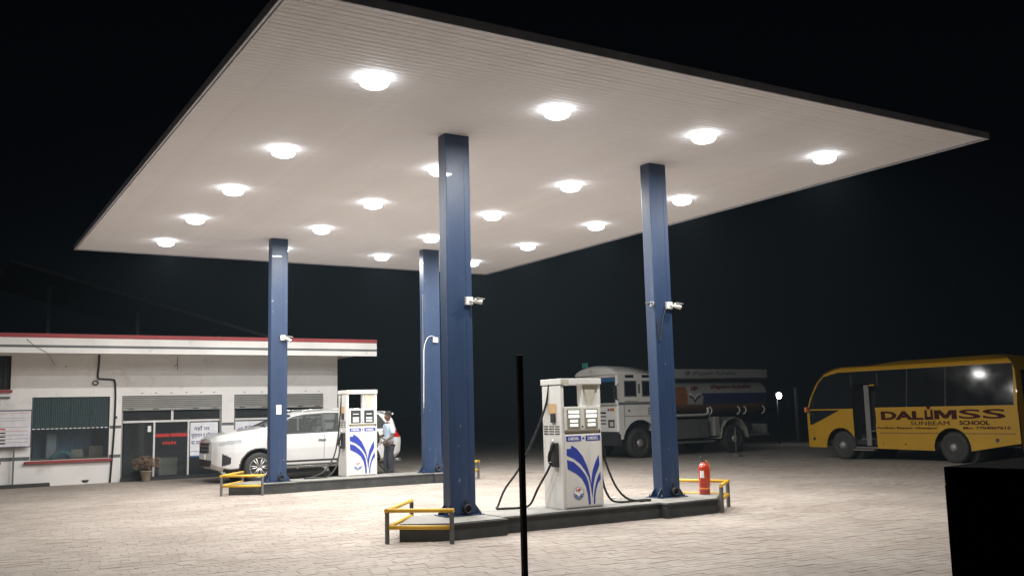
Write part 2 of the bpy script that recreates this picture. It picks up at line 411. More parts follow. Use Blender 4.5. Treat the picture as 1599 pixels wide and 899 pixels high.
island('pump_island', 'far raised pump island with dark kerbs, beside the white car', [F_END1, F_END2], F_BODY)

# ------------------------------------------------------------------ columns
def column(x, y, wx, wy, label, outlet):
    t = thing('canopy_column', label, 'column', (x, y, .22), group='blue columns carrying the canopy')
    H = HC-.22-.001
    b = MB(); b.box(-wx/2, wx/2, -wy/2, wy/2, .012, H-.002, .014); b.obj('shaft', M_blue, t)
    b = MB(); b.box(-wx/2-.10, wx/2+.10, -wy/2-.07, wy/2+.07, .0005, .0115, .003); b.obj('base_plate', M_blue, t)
    for sx, sy in ((-1, -1), (1, -1), (-1, 1), (1, 1)):
        b = MB(); x0 = sx*(wx/2+.001)
        b.prism([(x0, .012), (x0+sx*.085, .012), (x0+sx*.07, .06), (x0, .15)], 'y', sy*wy*.36-.006, sy*wy*.36+.006); b.obj('gusset', M_blue, t)
        b = MB(); b.lathe([(.016, .0118), (.016, .032), (.008, .034), (.008, .055)], sx*(wx/2+.05), sy*(wy/2+.035), 8); b.obj('bolt', M_dkmetal, t)
    rc = random.Random(int(x*100+y))
    b = MB(); sx_ = wx*rc.uniform(.12, .3); b.box(sx_-.003, sx_+.003, -wy/2-.0035, -wy/2-.0005, .3, H-.4); b.obj('weld_seam', M_blue, t)
    for k in range(4):
        cx_, cz_ = rc.uniform(-wx*.42, wx*.42), rc.choice([rc.uniform(.25, 1.3), rc.uniform(.3, 4.6)]); q_ = rc.uniform(.006, .016)
        b = MB(); b.prism([(cx_+q_*rc.uniform(.5, 1)*math.cos(a), cz_+q_*rc.uniform(.7, 2.2)*math.sin(a)) for a in (0, 1.1, 2, 3.2, 4.3, 5.3)], 'y', -wy/2-.0016, -wy/2-.0002); b.obj('paint_chip', mat('chip_primer', (.20, .19, .18), .8), t)
    if outlet is not None:
        b = MB(); b.lathe([(.058, -wy/2-.001), (.058, -wy/2-.085), (.046, -wy/2-.087), (.044, -wy/2-.03), (.001, -wy/2-.029)], outlet, .095, 18, axis='y'); b.obj('drain_outlet', M_dkmetal, t)
        b = MB(); b.box(outlet-.012, outlet+.012, -wy/2-.02, -wy/2-.001, .165, .21, .003); b.obj('bracket', M_dkmetal, t)
    return t
column(6.20, 11.66, .385, .22, 'blue square column at the left end of the near island, tallest in view', .035)
column(9.85, 11.66, .35, .22, 'blue square column beside the fire extinguisher on the near island', .03)
column(6.42, 20.40, .37, .22, 'blue column in front of the white car, with a small white notice', .05)
column(10.13, 20.40, .42, .22, 'far blue column behind, at the right end of the far island', .08)

# ------------------------------------------------------------------ security cameras, notice, cables on the columns
def cctv(x, y, z, label, side=1, drop=.0, cable=None, bullet=True, sc=1.):
    t = thing('security_camera', label, 'security camera', (x, y, z), group='security cameras on the columns')
    b = MB(); b.box(-.055*sc, .055*sc, -.05, -.001, -.055*sc, .055*sc, .006); b.obj('junction_box', M_white, t)
    if bullet:
        b = MB(); b.tube([(0, -.05, 0), (side*.03, -.085, -.01), (side*.07, -.09, -.01)], .014, 8); b.obj('bracket_arm', M_white, t)
        dx, dz = side*.10, -.02-drop
        b = MB(); b.tube([(side*.05, -.09, 0), (side*.05+dx, -.13, dz)], .036*sc, 14); b.obj('camera_body', M_white, t)
        e = Vector((side*.05+dx, -.13, dz)); d = (e-Vector((side*.05, -.09, 0))).normalized()
        b = MB(); b.tube([e+d*.0005, e+d*.012], .030*sc, 12); b.obj('lens', M_black, t)
        b = MB(); b.box(min(side*.05, side*.18), max(side*.05, side*.18), -.16, -.07, .037*sc, .042*sc, .002); h = b.obj('sun_shield', M_white, t)
        h.rotation_euler[1] = side*(.10+drop)
    if cable:
        b = MB(); b.tube(smooth_path(cable, 6), .009, 6); b.obj('cable', M_white if not bullet else M_dkmetal, t)
    return t
cctv(6.33, 11.55, 3.13, 'white bullet camera on the near left column', 1)
cctv(9.95, 11.55, 3.20, 'white bullet camera with hanging cable on front of the right near column', 1, .02, [(-.05, -.01, -.03), (-.12, -.01, -.2), (-.19, -.012, -.5), (-.22, -.012, -.56), (-.24, -.012, -.3), (-.262, .03, -.02)])
cctv(9.665, 11.62, 3.22, 'small white camera poking from left side of right near column', -1, 0, sc=.6)
cctv(6.49, 20.29, 3.30, 'white bullet camera on the column before the office', 1, .06)
cctv(10.20, 20.29, 3.32, 'white junction box with curved white cable on the far right column', 1, 0, [(-.02, -.03, .055), (-.10, -.03, .09), (-.22, -.03, .03), (-.30, -.025, -.2), (-.31, -.02, -.6), (-.32, -.01, -1.6)], bullet=False, sc=1.1)
t = thing('paper_notice', 'small white paper notice on the left far column', 'notice', (6.42, 20.289, 1.75), 0)
b = MB(); b.box(-.055, .055, -.006, -.0005, -.1, .1, .001); b.obj('sheet', M_whitep, t)
for k in range(4):
    b = MB(); b.box(-.04, .04-.015*(k % 2), -.0085, -.0065, .06-.035*k, .068-.035*k); b.obj('printed_line', M_greyfade, t)
b = MB(); b.tube(smooth_path([(9.90, 20.30, 4.4), (9.89, 20.3, 3.6), (9.895, 20.31, 2.6), (9.885, 20.3, 1.6)], 5), .012, 6)
tag(b.obj('conduit', M_post), 'thin grey conduit running down the left edge of the far right column', 'conduit')

# ------------------------------------------------------------------ guard rails
def guard_rail(pts, label):
    x0, y0 = pts[1]
    t = thing('guard_rail', label, 'guard rail', (x0, y0, 0), group='yellow guard rails at the island ends')
    P = [(p[0]-x0, p[1]-y0) for p in pts]
    for p in P:
        b = MB(); b.box(p[0]-.022, p[0]+.022, p[1]-.022, p[1]+.022, -.02, .385, .004); b.obj('post', M_post, t)
    for a, q in ((P[0], P[1]), (P[1], P[2])):
        for z in (.405, .20):
            d = Vector((q[0]-a[0], q[1]-a[1], 0)).normalized()*(.03 if z > .3 else -.023)
            b = MB(); b.tube([Vector((*a, z))-d, Vector((*q, z))+d], .026, 14); b.obj('rail', M_yellow, t)
guard_rail([(5.55, 10.65), (4.93, 11.20), (5.76, 12.25)], 'yellow and grey guard rail around the left tip of the near island')
guard_rail([(10.30, 10.93), (10.95, 11.47), (10.56, 12.25)], 'yellow guard rail beside the fire extinguisher')
guard_rail([(5.93, 19.80), (5.22, 20.30), (5.98, 21.45)], 'yellow guard rail by the front wheel of the white car')
guard_rail([(10.95, 20.0), (11.50, 20.62), (11.1, 21.3)], 'yellow guard rail at the right end of the far island, half hidden by a column')

# ------------------------------------------------------------------ fuel pumps
def px2(x, y):  # from the traced door artwork to door coordinates (m)
    return (.02+(x-300-18*(y/860))/432*.605, .02+(860-y)/855*1.0)
SW = {'a': [(315, 165), (365, 165), (375, 125), (440, 170), (510, 260), (560, 370), (595, 480), (612, 570), (624, 660), (630, 760), (618, 690), (605, 600), (585, 520), (540, 435), (480, 350), (400, 285), (315, 245)],
      'b': [(318, 295), (400, 325), (480, 400), (540, 480), (578, 570), (598, 700), (606, 838), (582, 838), (570, 720), (545, 620), (500, 530), (430, 465), (380, 437), (325, 405)],
      'c': [(712, 255), (720, 370), (700, 430), (668, 500), (645, 590), (634, 690), (631, 760), (622, 690), (617, 600), (620, 520), (636, 430), (670, 335)],
      'd': [(731, 455), (734, 548), (702, 590), (678, 660), (664, 740), (660, 836), (641, 836), (645, 740), (656, 660), (676, 580), (702, 508)]}
def pump(label, loc, sc, names, yellow=True, hoses=None):
    t = thing('fuel_pump', label, 'fuel pump', loc, group='diesel pumps on the islands'); t.scale = (sc, sc, sc)
    Wd, D, H = .655, .50, 1.82
    b = MB(); b.box(.004, Wd-.004, .004, D-.004, .001, 1.035, .006); b.obj('lower_cabinet', M_white, t)
    b = MB(); b.box(.018, Wd-.012, -.012, .0035, .02, 1.02, .006); door = b.obj('front_door', M_white, t)
    b = MB(); b.box(-.030, -.0, .02, D-.02, .001, 1.72, .008); b.box(-.0305, .02, .0, .05, .001, 1.72, .004); b.obj('side_panel', M_white, t)
    b = MB(); b.box(Wd, Wd+.02, .02, D-.02, .001, 1.72, .006); b.obj('side_panel', M_white, t)
    b = MB(); b.box(.02, Wd-.02, .03, D-.02, 1.0355, 1.085); b.obj('slot', M_beige, t)
    b = MB(); b.box(.0, Wd, .0, D, 1.0855, 1.42, .008); b.obj('meter_cabinet', M_white, t)
    b = MB(); b.box(.012, Wd-.015, -.014, -.0005, 1.09, 1.415, .005); pn = b.obj('display_panel', M_white, t)
    for x0 in (.06, .365):
        b = MB(); b.box(x0, x0+.225, -.022, -.0145, 1.115, 1.385, .004); bz = b.obj('display', M_olive if sc == 1 else M_dark, t)
        for k, (w0, z0, h) in enumerate(((.02, 1.325, .042), (.02, 1.262, .045), (.045, 1.20, .035), (.045, 1.14, .038))):
            if sc != 1 and k == 0: continue
            if sc != 1 and k == 1: w0, z0, h = .05, 1.30, .012
            b = MB(); b.box(x0+w0, x0+.225-w0, -.0255, -.0225, z0, z0+h, .001); b.obj('readout', M_lcd, bz)
    b = MB(); b.box(.31, .335, -.018, -.0145, 1.125, 1.15, .003); b.obj('key_lock', M_black, t)
    # upper frame with the see-through opening
    b = MB(); b.box(.0, .02, .01, D-.01, 1.42, 1.735); b.obj('upper_post', M_white, t)
    b = MB(); b.box(.345, .365, .01, .12, 1.42, 1.735); b.obj('upper_post', M_white, t)
    b = MB(); b.box(.366, Wd-.003, .03, .05, 1.421, 1.735); up = b.obj('upper_panel', M_white, t)
    b = MB(); b.prism([(.375, 1.734), (.60, 1.734), (.525, 1.43), (.45, 1.43)], 'y', .012, .0295); b.obj('tapered_panel', M_beige, up)
    b = MB(); b.box(Wd-.03, Wd+.015, .01, .12, 1.42, 1.735); b.obj('upper_post', M_white, t)
    b = MB(); b.box(-.035, Wd+.02, -.018, D+.01, 1.736, H, .008); b.obj('header', M_white, t)
    b = MB(); b.box(-.036, .10, -.02, -.0185, 1.75, 1.81); b.obj('header_joint', M_beige, t)
    # stickers
    for x0, s_ in ((.035, names[0]), (.37, names[1])):
        b = MB(); b.box(x0, x0+.255, -.0145, -.0125, .935, 1.008); q = b.obj('grade_sticker', M_bluesign, door)
        text(s_, 'front', x0+.035, -.0147, .950, .19, .042, M_whitep, q, bold=.02)
    b = MB(); b.box(.315, .345, -.0145, -.0125, .96, .985); b.obj('arrow_sticker', M_bluesign, door)
    for k, P in SW.items():
        b = MB(); pts = [px2(*p) for p in P]; b.prism(pts, 'y', -.0142, -.0124); b.obj('swoosh', M_bluesign, door)
    # emblem
    ex, ez = px2(457, 695)
    b = MB(); b.lathe([(.088, -.0142), (.088, -.0125)], ex, ez, 28, axis='y'); em = b.obj('emblem', M_whitep, door)
    b = MB(); R = [[(ex+q*math.cos(2*PI*k/28), y_, ez+q*math.sin(2*PI*k/28)) for k in range(28)] for q, y_ in ((.089, -.0143), (.089, -.0150), (.083, -.0150), (.083, -.0143))]
    b.rings(R, cap=False); b.obj('ring', M_greyfade, em)
    text('HP', 'front', ex-.042, -.0145, ez+.018, .084, .045, M_redp, em, bold=.03)
    for sx in (-1, 1):
        for k in range(2):
            z = ez-.005-.026*k
            b = MB(); b.prism([(ex, z-.05), (ex+sx*.035, z-.015), (ex+sx*.08, z), (ex+sx*.08, z-.014), (ex+sx*.04, z-.033), (ex, z-.062+.0)], 'y', -.0162, -.0146); b.obj('wing', mat('emblem_blue', (.03, .12, .3)), em)
    # left side: vents, nozzle boot, sticker
    b = MB(); b.box(-.036, -.0308, .12, .32, 1.33, 1.47, .002); b.obj('yellow_sticker' if yellow else 'sticker', mat('tan_sticker', (.6, .4, .2)), t)
    b = MB(); b.box(-.060, -.0308, .14, .24, 1.20, 1.325, .008); b.obj('switch_box', M_blackpl, t)
    for a in range(3):
        for k in range(4):
            b = MB(); b.box(-.034, -.0308, .05+a*.145, .165+a*.145, 1.035+k*.035, 1.048+k*.035); b.obj('vent_slot', M_blackpl, t)
    for side in (-1, 1):
        xo = -.031 if side < 0 else Wd+.021
        b = MB(); b.box(min(xo, xo+side*.05), max(xo, xo+side*.05), .08, .22, .58, .92, .012); bt = b.obj('nozzle_boot', M_blackpl, t)
        b = MB(); xx = xo+side*.085
        b.tube(smooth_path([(xx-side*.02, .15, .90), (xx, .15, .82), (xx+side*.02, .17, .74), (xx+side*.015, .18, .66)], 4), .026, 10)
        b.tube(smooth_path([(xx, .15, .84), (xx+side*.05, .14, .78), (xx+side*.055, .14, .66), (xx+side*.01, .17, .62)], 4), .009, 6)
        nz = b.obj('nozzle', M_black, t)
        b = MB(); b.tube([(xx-side*.02, .15, .90), (xx-side*.035, .15, .965)], .013, 8); b.obj('spout', M_alloy, nz)
    for h in hoses:
        b = MB(); b.tube(smooth_path(h, 8), .0165, 8); b.obj('hose', M_black, t)
    return t
pump('near white diesel pump with blue swoosh door on the front island', (7.645, 11.225, .2205), 1., ('DIESEL', 'DIESEL'), True,
     [[(-.02, .30, 1.76), (-.05, .36, 1.45), (-.16, .50, 1.02), (-.35, .66, .55), (-.55, .72, .28), (-.68, .70, .06), (-.72, .67, .018), (-.60, .60, .017), (-.42, .56, .017), (-.25, .54, .05), (-.16, .45, .28), (-.125, .25, .52), (-.105, .18, .64)],
      [(.675, .30, 1.76), (.70, .26, 1.45), (.73, .2, 1.05), (.82, .14, .62), (.96, .1, .26), (1.15, .08, .07), (1.42, .10, .018), (1.62, .13, .017), (1.58, .2, .017), (1.35, .18, .017), (1.1, .16, .018), (.92, .16, .06), (.81, .17, .24), (.765, .18, .50), (.77, .18, .64)]])
pump('far white diesel pump with blue swoosh door beside the attendant', (8.16, 20.70, .2205), 1.07, ('DIESEL', 'DIESEL'), True,
     [[(-.02, .30, 1.76), (-.06, .3, 1.3), (-.12, .28, .8), (-.25, .2, .4), (-.5, .12, .12), (-.8, .05, .02), (-.95, .02, .017), (-.7, -.04, .017), (-.45, -.02, .03), (-.25, .05, .2), (-.15, .14, .45), (-.105, .18, .64)],
      [(.675, .30, 1.76), (.78, .5, 1.3), (.9, .9, .9), (1.1, 1.2, .45), (1.35, 1.3, .06), (1.60, 1.35, .0), (1.72, 1.42, .16), (1.62, 1.55, .6), (1.40, 1.75, .83)]])

# ------------------------------------------------------------------ fire extinguisher
t = thing('fire_extinguisher', 'red fire extinguisher with orange hose standing on the near island', 'fire extinguisher', (10.56, 11.58, .2205), .2)
b = MB(); b.lathe([(.08, .0), (.085, .01), (.085, .40), (.078, .44), (.05, .475), (.028, .487), (.026, .50)], 0, 0, 24); b.obj('cylinder', M_redext, t)
b = MB(); b.lathe([(.087, .075), (.0885, .08), (.0885, .098), (.087, .103)], 0, 0, 24); b.obj('band', M_orange, t)
b = MB(); b.lathe([(.024, .5005), (.026, .505), (.026, .53), (.015, .535)], 0, 0, 12); b.tube([(0, 0, .53), (-.03, 0, .55), (-.07, 0, .585)], .009, 6); b.tube([(0, 0, .515), (-.07, 0, .535)], .008, 6); b.obj('valve', M_dkmetal, t)
b = MB(); b.tube(smooth_path([(.025, 0, .515), (.07, -.02, .50), (.105, -.03, .42), (.108, -.03, .28), (.098, -.03, .12)], 6), .011, 8); b.obj('discharge_hose', M_orange, t)
b = MB(); R = [[(-.0865*math.cos(a)*1.0, -.0865*math.sin(a), z) for a in [(-.15+.1*k) for k in range(9)]] for z in (.26, .37)]
b.rings(R, cap=False, closed=False); b.obj('label_sticker', M_whitep, t)

# ------------------------------------------------------------------ litter
b = MB(); R = []
b.ball((0, 0, .015), .07, .035, .015, 6); q = b.obj('litter', M_whitep, loc=(10.58, 14.0, 0)); tag(q, 'scrap of white paper lying on the pavers beyond the near island', 'litter')

# ------------------------------------------------------------------ foreground post and dark wall
t = thing('steel_post', 'slim black steel post standing close to the camera', 'post', (2.475, 4.0, 0))
b = MB(); b.box(-.0125, .0125, -.0125, .0125, -.05, 1.86, .003); b.obj('shaft', mat('black_post', (.012, .013, .013), .5), t)
b = MB(); b.box(-.014, .014, -.014, .014, 1.8605, 1.872, .003); b.obj('cap', mat('black_post', (.012, .013, .013), .5), t)
t = thing('low_wall', 'black low wall end rising in the right foreground', 'wall', (1.99, 1.382, 0), .157)
b = MB(); b.box(0, 3, -.22, 0, -.05, 1.41, .0); b.obj('wall_body', mat('black_wall', (.006, .006, .006), .95, spec=.05), t)
b = MB(); b.box(0, 3, -.22, 0, 1.4105, 1.45, .003); b.obj('coping', mat('black_wall', (.006, .006, .006), .95, spec=.05), t)

# ------------------------------------------------------------------ generic shell: a curved surface cut into named parts
def patch(root, U, V, P, cls, spec, smooth=True):
    """P(u,v) arrays -> x,y,z; cls(u,v,x,y,z) -> key; one mesh per key"""
    uu, vv = np.meshgrid(np.array(U, float), np.array(V, float), indexing='ij'); x, y, z = P(uu, vv)
    nu, nv = uu.shape; co = np.stack([x, y, z], -1)
    cu, cv = (uu[:-1, :-1]+uu[1:, 1:])/2, (vv[:-1, :-1]+vv[1:, 1:])/2
    cc = (co[:-1, :-1]+co[1:, :-1]+co[:-1, 1:]+co[1:, 1:])/4
    groups = {}
    for i in range(nu-1):
        for j in range(nv-1):
            k = cls(cu[i, j], cv[i, j], *cc[i, j])
            if k is not None: groups.setdefault(k, []).append((i*nv+j, (i+1)*nv+j, (i+1)*nv+j+1, i*nv+j+1))
    flat = co.reshape(-1, 3); out = {}; sp = []
    for k, fs in groups.items():
        left = {(q[0]//nv, q[0] % nv): q for q in fs}; comps = []
        while left:
            st = [next(iter(left))]; comp = [left.pop(st[0])]
            while st:
                i, j = st.pop()
                for di in (-1, 0, 1):
                    for dj in (-1, 0, 1):
                        if (i+di, j+dj) in left: st.append((i+di, j+dj)); comp.append(left.pop((i+di, j+dj)))
            comps.append(comp)
        comps.sort(key=len, reverse=True)
        big = [c_ for c_ in comps if len(c_) >= 12] or comps[:1]
        for c_ in comps:
            if not any(c_ is g_ for g_ in big): big[0] = big[0]+c_
        for c_ in big: sp.append((k, c_))
    for k, fs in sp:
        fs = np.array(fs); ids, inv = np.unique(fs, return_inverse=True)
        nm, m = spec[k][:2]; par = out.get(spec[k][2], root) if len(spec[k]) > 2 else root
        me = bpy.data.meshes.new(nm); me.from_pydata(flat[ids].tolist(), [], inv.reshape(-1, 4).tolist()); me.update()
        me.materials.append(m)
        if smooth: me.polygons.foreach_set('use_smooth', [True]*len(me.polygons))
        else: me.shade_flat()
        o = bpy.data.objects.new(nm, me); C.objects.link(o); o.parent = par; out[k] = o
    return out

def wheel(root, x, y, z, rad, wid, side, style, axis='y'):
    """side -1: outer face towards -axis. tyre part with rim as its sub-part"""
    o0, o1 = y+side*wid/2, y-side*wid/2; s = side
    prof = [(rad*.62, o0-s*.01), (rad*.66, o0), (rad*.90, o0), (rad*.97, o0-s*.025), (rad, o0-s*.05), (rad, o1+s*.05), (rad*.95, o1), (rad*.6, o1)]
    b = MB(); b.lathe(prof, x, z, 32, axis=axis); ty = b.obj('tyre', M_tyre, root)
    def pt(a, q, d): 
        p = (x+q*math.cos(a), z+q*math.sin(a))
        return (p[0], o0-s*d, p[1]) if axis == 'y' else (o0-s*d, p[0], p[1])
    b = MB()
    if style == 'alloy':
        R = [[pt(2*PI*k/28, q, d) for k in range(28)] for q, d in ((rad*.665, -.004), (rad*.60, -.004), (rad*.585, .05), (rad*.57, .07))]; b.rings(R, cap=False)
        R = [[pt(2*PI*k/28, q, d) for k in range(28)] for q, d in ((rad*.58, .065), (.001, .066))]; b.rings(R, cap=False, mi=1)
        for k in range(12):
            a = 2*PI*(k//2)/6+(.17 if k % 2 else -.17); 
            b.tube([pt(a*1., .03, -.006), pt(a, rad*.35, .0), pt(a, rad*.60, .006)], [.022, .019, .015], 6)
        b.lathe([(.045, o0+s*.012), (.04, o0-s*.03)], x, z, 14, axis=axis)
        b.obj('rim', [M_alloy, M_blackpl], ty)
    else:
        prof = [(rad*.6, .0), (rad*.57, .05), (rad*.48, .09), (rad*.46, .05), (rad*.28, .03), (rad*.26, -.02), (rad*.12, -.05), (.001, -.05)]
        R = [[pt(2*PI*k/28, q, d) for k in range(28)] for q, d in prof]; b.rings(R, cap=False)
        for k in range(8):
            a = 2*PI*k/8; c = pt(a, rad*.2, -.012); d = pt(a, rad*.2, -.04); b.tube([c, d], .012, 6)
        b.obj('rim', mat('steel_rim', (.30, .29, .28), .5, .5, .3, 8), ty)
    return ty

# ------------------------------------------------------------------ office building
BY = 27.2
off = thing('office_building', 'low white office with red edged roof slab, shop fronts and shutters', 'building', (0, BY, 0))
ops = [(-4.0, 1.70, 2.44, 3.30), (-4.0, 1.48, .66, 2.20), (2.20, 4.05, .64, 2.24), (4.35, 6.98, 0, 2.25), (7.32, 9.95, 0, 2.25)]
xs = sorted({-4.5, 10.39, *[o[0] for o in ops], *[o[1] for o in ops]})
b = MB()
for x0, x1 in zip(xs[:-1], xs[1:]):
    cuts = sorted([(o[2], o[3]) for o in ops if o[0] <= x0+1e-6 and o[1] >= x1-1e-6]); z = -.05
    for a, q in cuts+[(3.36, 3.36)]:
        if a > z+.001: b.box(x0, x1, 0, .23, z, a)
        z = max(z, q)
bmesh.ops.remove_doubles(b.bm, verts=b.bm.verts, dist=.0005)
b.obj('front_wall', M_wall, off)
b = MB(); b.box(10.16, 10.388, .2305, 5.0, -.05, 3.36); b.obj('side_wall', M_wall, off)
b = MB(); b.box(-4.5, 10.155, 4.0, 4.2, -.05, 3.36); b.obj('back_wall', mat('inner_wall', (.34, .34, .34), .8), off)
for x0 in (1.9, 4.14, 7.1):
    b = MB(); b.box(x0, x0+.1, .2305, 3.999, 0, 3.3); b.obj('partition', mat('inner_wall', (.34, .34, .34), .8), off)
b = MB(); b.box(-4.5, 10.155, .2305, 3.999, .0, .05); b.obj('inner_floor', M_dark, off)
# roof slab with painted bands
Z0, Z1 = 3.27, 3.745
b = MB(); b.prism([(-1.58, Z0), (-1.58, Z1-.10), (5.2, Z1-.10), (5.2, 3.37), (-.002, 3.365), (-.9, 3.31)], 'x', -5, 10.99, bev=0)
slab = b.obj('roof_slab', M_wall2, off)
b = MB(); b.box(-5, 10.995, -1.60, 5.2, Z1-.0995, Z1, .004); b.obj('red_edge', M_redband, slab)
b = MB(); b.box(-5, 10.993, -1.586, -1.5805, Z0+.135, Z0+.195); b.obj('grey_band', M_greyband, slab)
b = MB(); b.tube([(1.9, -1.59, 3.6), (2.1, -1.595, 3.42), (2.35, -1.59, 3.28), (2.7, -.01, 3.05)], .005, 5); b.obj('crack_wire', M_dkmetal, slab)
# grey paint bands, ledge
for x0, x1, z0, z1 in ((1.50, 2.19, .66, .75), (4.06, 4.345, 1.40, 1.475), (4.06, 4.345, .64, .72), (6.985, 7.315, 1.40, 1.475), (6.985, 7.315, .64, .72), (9.955, 10.389, 1.40, 1.475)):
    b = MB(); b.box(x0, x1, -.0035, -.0003, z0, z1); b.obj('grey_band', M_greyband, off)
b = MB(); b.box(-4, 1.74, -.10, -.0005, 2.37, 2.435, .004); b.obj('red_sill', M_redband, off)
b = MB(); b.box(-4, 1.70, -.06, -.0005, 2.22, 2.265, .003); b.obj('grey_ledge', M_greyband, off)
b = MB(); b.box(-4, 1.55, -.10, -.0005, .59, .65, .004); b.obj('red_sill', M_redband, off)
b = MB(); b.box(2.08, 4.13, -.13, -.0005, .575, .632, .005); b.obj('red_sill', M_redband, off)
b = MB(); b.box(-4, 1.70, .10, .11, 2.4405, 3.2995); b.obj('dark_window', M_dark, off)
for k in range(9):
    b = MB(); b.box(-.6+k*.27, -.58+k*.27, .05, .07, 2.4405, 3.2995); b.obj('window_bar', M_dkmetal, off)
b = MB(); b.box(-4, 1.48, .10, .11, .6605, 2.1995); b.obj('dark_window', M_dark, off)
# ticket window with net screen above and glass below
wn = []
b = MB(); n = 44
for k in range(n):
    x0 = 2.205+k*(1.84/n); b.prism([(x0, .06), (x0+.5*1.84/n, .045), (x0+1.84/n-.001, .06), (x0+1.84/n-.001, .066), (x0+.5*1.84/n, .051), (x0, .066)], 'z', 1.45, 2.238)
scr = b.obj('screen', M_darkg, off)
for k in range(1, 4):
    b = MB(); b.box(2.2+k*.46, 2.215+k*.46, .035, .044, 1.45, 2.238); b.obj('screen_bar', M_dkmetal, scr)
b = MB(); b.box(2.205, 4.045, .05, .056, .645, 1.42); b.obj('window_pane', G_shop, off)
for k in range(17):
    b = MB(); b.box(2.23+k*.107, 2.30+k*.107, .03, .048, 1.425, 1.445); b.obj('white_tab', M_whitep, off)
b = MB(); b.box(2.2005, 2.225, .03, .07, .645, 2.238); b.obj('window_frame', M_greyband, off)
b = MB()
for k in range(40): b.box(2.35+k*.036, 2.386+k*.036, 1.15+.02*(k % 2), 1.18+.02*(k % 2), .5, 2.2)
b.obj('blue_curtain', mat('curtain_blue', (.26, .42, .56), .8), off)
b = MB(); b.box(2.15, 4.1, .5, 1.1, .60, .66); b.obj('counter', mat('counter_wood', (.30, .2, .12), .5), off)
for q, m_ in (((2.62, 2.86, .6, .8, .67, 1.30), 'pale_cloth'), ((3.2, 3.5, .55, .8, .665, .88), 'carton'), ((3.65, 4.0, .6, .9, .665, .95), 'wood_cabinet')):
    b = MB(); b.box(*q, .02); b.obj(m_, mat(m_, {'pale_cloth': (.4, .42, .42), 'carton': (.4, .36, .28), 'wood_cabinet': (.28, .22, .15)}[m_], .7), off)
b = MB(); b.tube(smooth_path([(2.75, .45, .67), (2.85, .43, .76), (3.0, .42, .82), (3.15, .43, .76), (3.2, .45, .67)], 5), .06, 10); b.obj('teal_reflection', mat('reflection_teal', (.12, .28, .28), .6), off)  # solid teal arch put in for a car's reflection in the pane
# shop fronts
def shop(x0, x1, m1, m2, mt):
    for k in range(6):
        z = 2.24-.052*(k+1)
        b = MB(); b.prism([(.03, z), (.018, z+.012), (.018, z+.038), (.03, z+.05), (.05, z+.05), (.05, z)], 'x', x0+.002, x1-.002); b.obj('shutter_slat', M_shut, off)
    b = MB(); b.box(x0+.002, x1-.002, .01, .06, 1.855, 1.925, .004); br = b.obj('shutter_bar', M_shut, off)
    for q in (.06, .30, .70, .90):
        b = MB(); b.box(x0+(x1-x0)*q, x0+(x1-x0)*q+.15, -.006, .0095, 1.885, 1.905, .003); b.obj('handle', M_dkmetal, br)
    for xx in (x0, x1-.045):
        b = MB(); b.box(xx+.0005, xx+.0445, .065, .12, .06, 2.235); b.obj('door_frame', M_shut, off)
    b = MB(); b.box(x0+.05, x1-.05, .07, .115, 1.53, 1.585, .003); b.obj('door_frame', M_frame, off)
    for xx in m1:
        b = MB(); b.box(xx-.025, xx+.025, .07, .115, .09, 1.5295, .003); b.obj('door_frame', M_frame, off)
    b = MB(); b.box(mt-.03, mt+.03, .07, .115, 1.5855, 1.853, .003); b.obj('door_frame', M_frame, off)
    b = MB(); b.box(x0, x1, -.08, .2, .0, .085, .004); b.obj('door_step', M_kerb, off)
    ed = [x0+.05]+m1+[x1-.05]
    for a, q in zip(ed[:-1], ed[1:]):
        b = MB(); b.box(a+.026, q-.026, .09, .096, .0905, 1.529); b.obj('glass_panel', G_shop, off)
    for a, q in ((x0+.05, mt-.031), (mt+.031, x1-.05)):
        b = MB(); b.box(a, q, .09, .096, 1.586, 1.853); b.obj('glass_panel', G_shop, off)
shop(4.35, 6.98, [5.20, 6.10], None, 5.66)
shop(7.32, 9.95, [8.47, 9.2], None, 8.6)
# posters on the glass
po = MB(); po.box(6.15, 6.90, .080, .0885, .60, 1.50); po = po.obj('no_smoking_poster', mat('poster_white', (.80, .80, .85), .5), off)
b = MB(); b.box(6.15, 6.90, .0765, .0795, .56, .598); b.obj('blue_edge', mat('poster_blue', (.08, .18, .38), .5), po)
M_pb = mat('poster_ink', (.03, .035, .16), .5)
text('यहाँ पर', 'front', 6.25, .0795, 1.26, .42, .14, M_pb, po, bold=.012)
text('धूम्रपान व मोबाइल', 'front', 6.18, .0795, 1.06, .68, .17, M_pb, po, bold=.012)
text('का उपयोग वर्जित है', 'front', 6.18, .0795, .86, .68, .17, M_pb, po, bold=.012)
b = MB(); b.tube(smooth_path([(6.17, .078, .70), (6.3, .078, .72), (6.4, .078, .69), (6.5, .078, .71), (6.75, .078, .705)], 4), .006, 5); b.obj('printed_scribble', M_greyfade, po)
po = MB(); po.box(7.38, 8.42, .080, .0885, .70, 1.50); po = po.obj('camera_poster', mat('poster_white', (.80, .80, .85), .5), off)
text('आप कैमरे की नजर में हैं', 'front', 7.44, .0795, 1.22, .92, .10, M_pb, po, bold=.012, arc=.07)
text('सावधान', 'front', 7.68, .0795, 1.06, .46, .13, M_redp, po, bold=.012)
text('यह क्षेत्र निगरानी में है', 'front', 7.44, .0795, .90, .92, .10, M_pb, po, bold=.012)
M_redv = mat('red_vinyl', (.50, .03, .025), .4)
b = MB(); b.box(5.24, 5.60, .082, .0885, 1.13, 1.22); b.box(5.63, 6.06, .082, .0885, 1.13, 1.22); b.obj('red_lettering', M_redv, off)
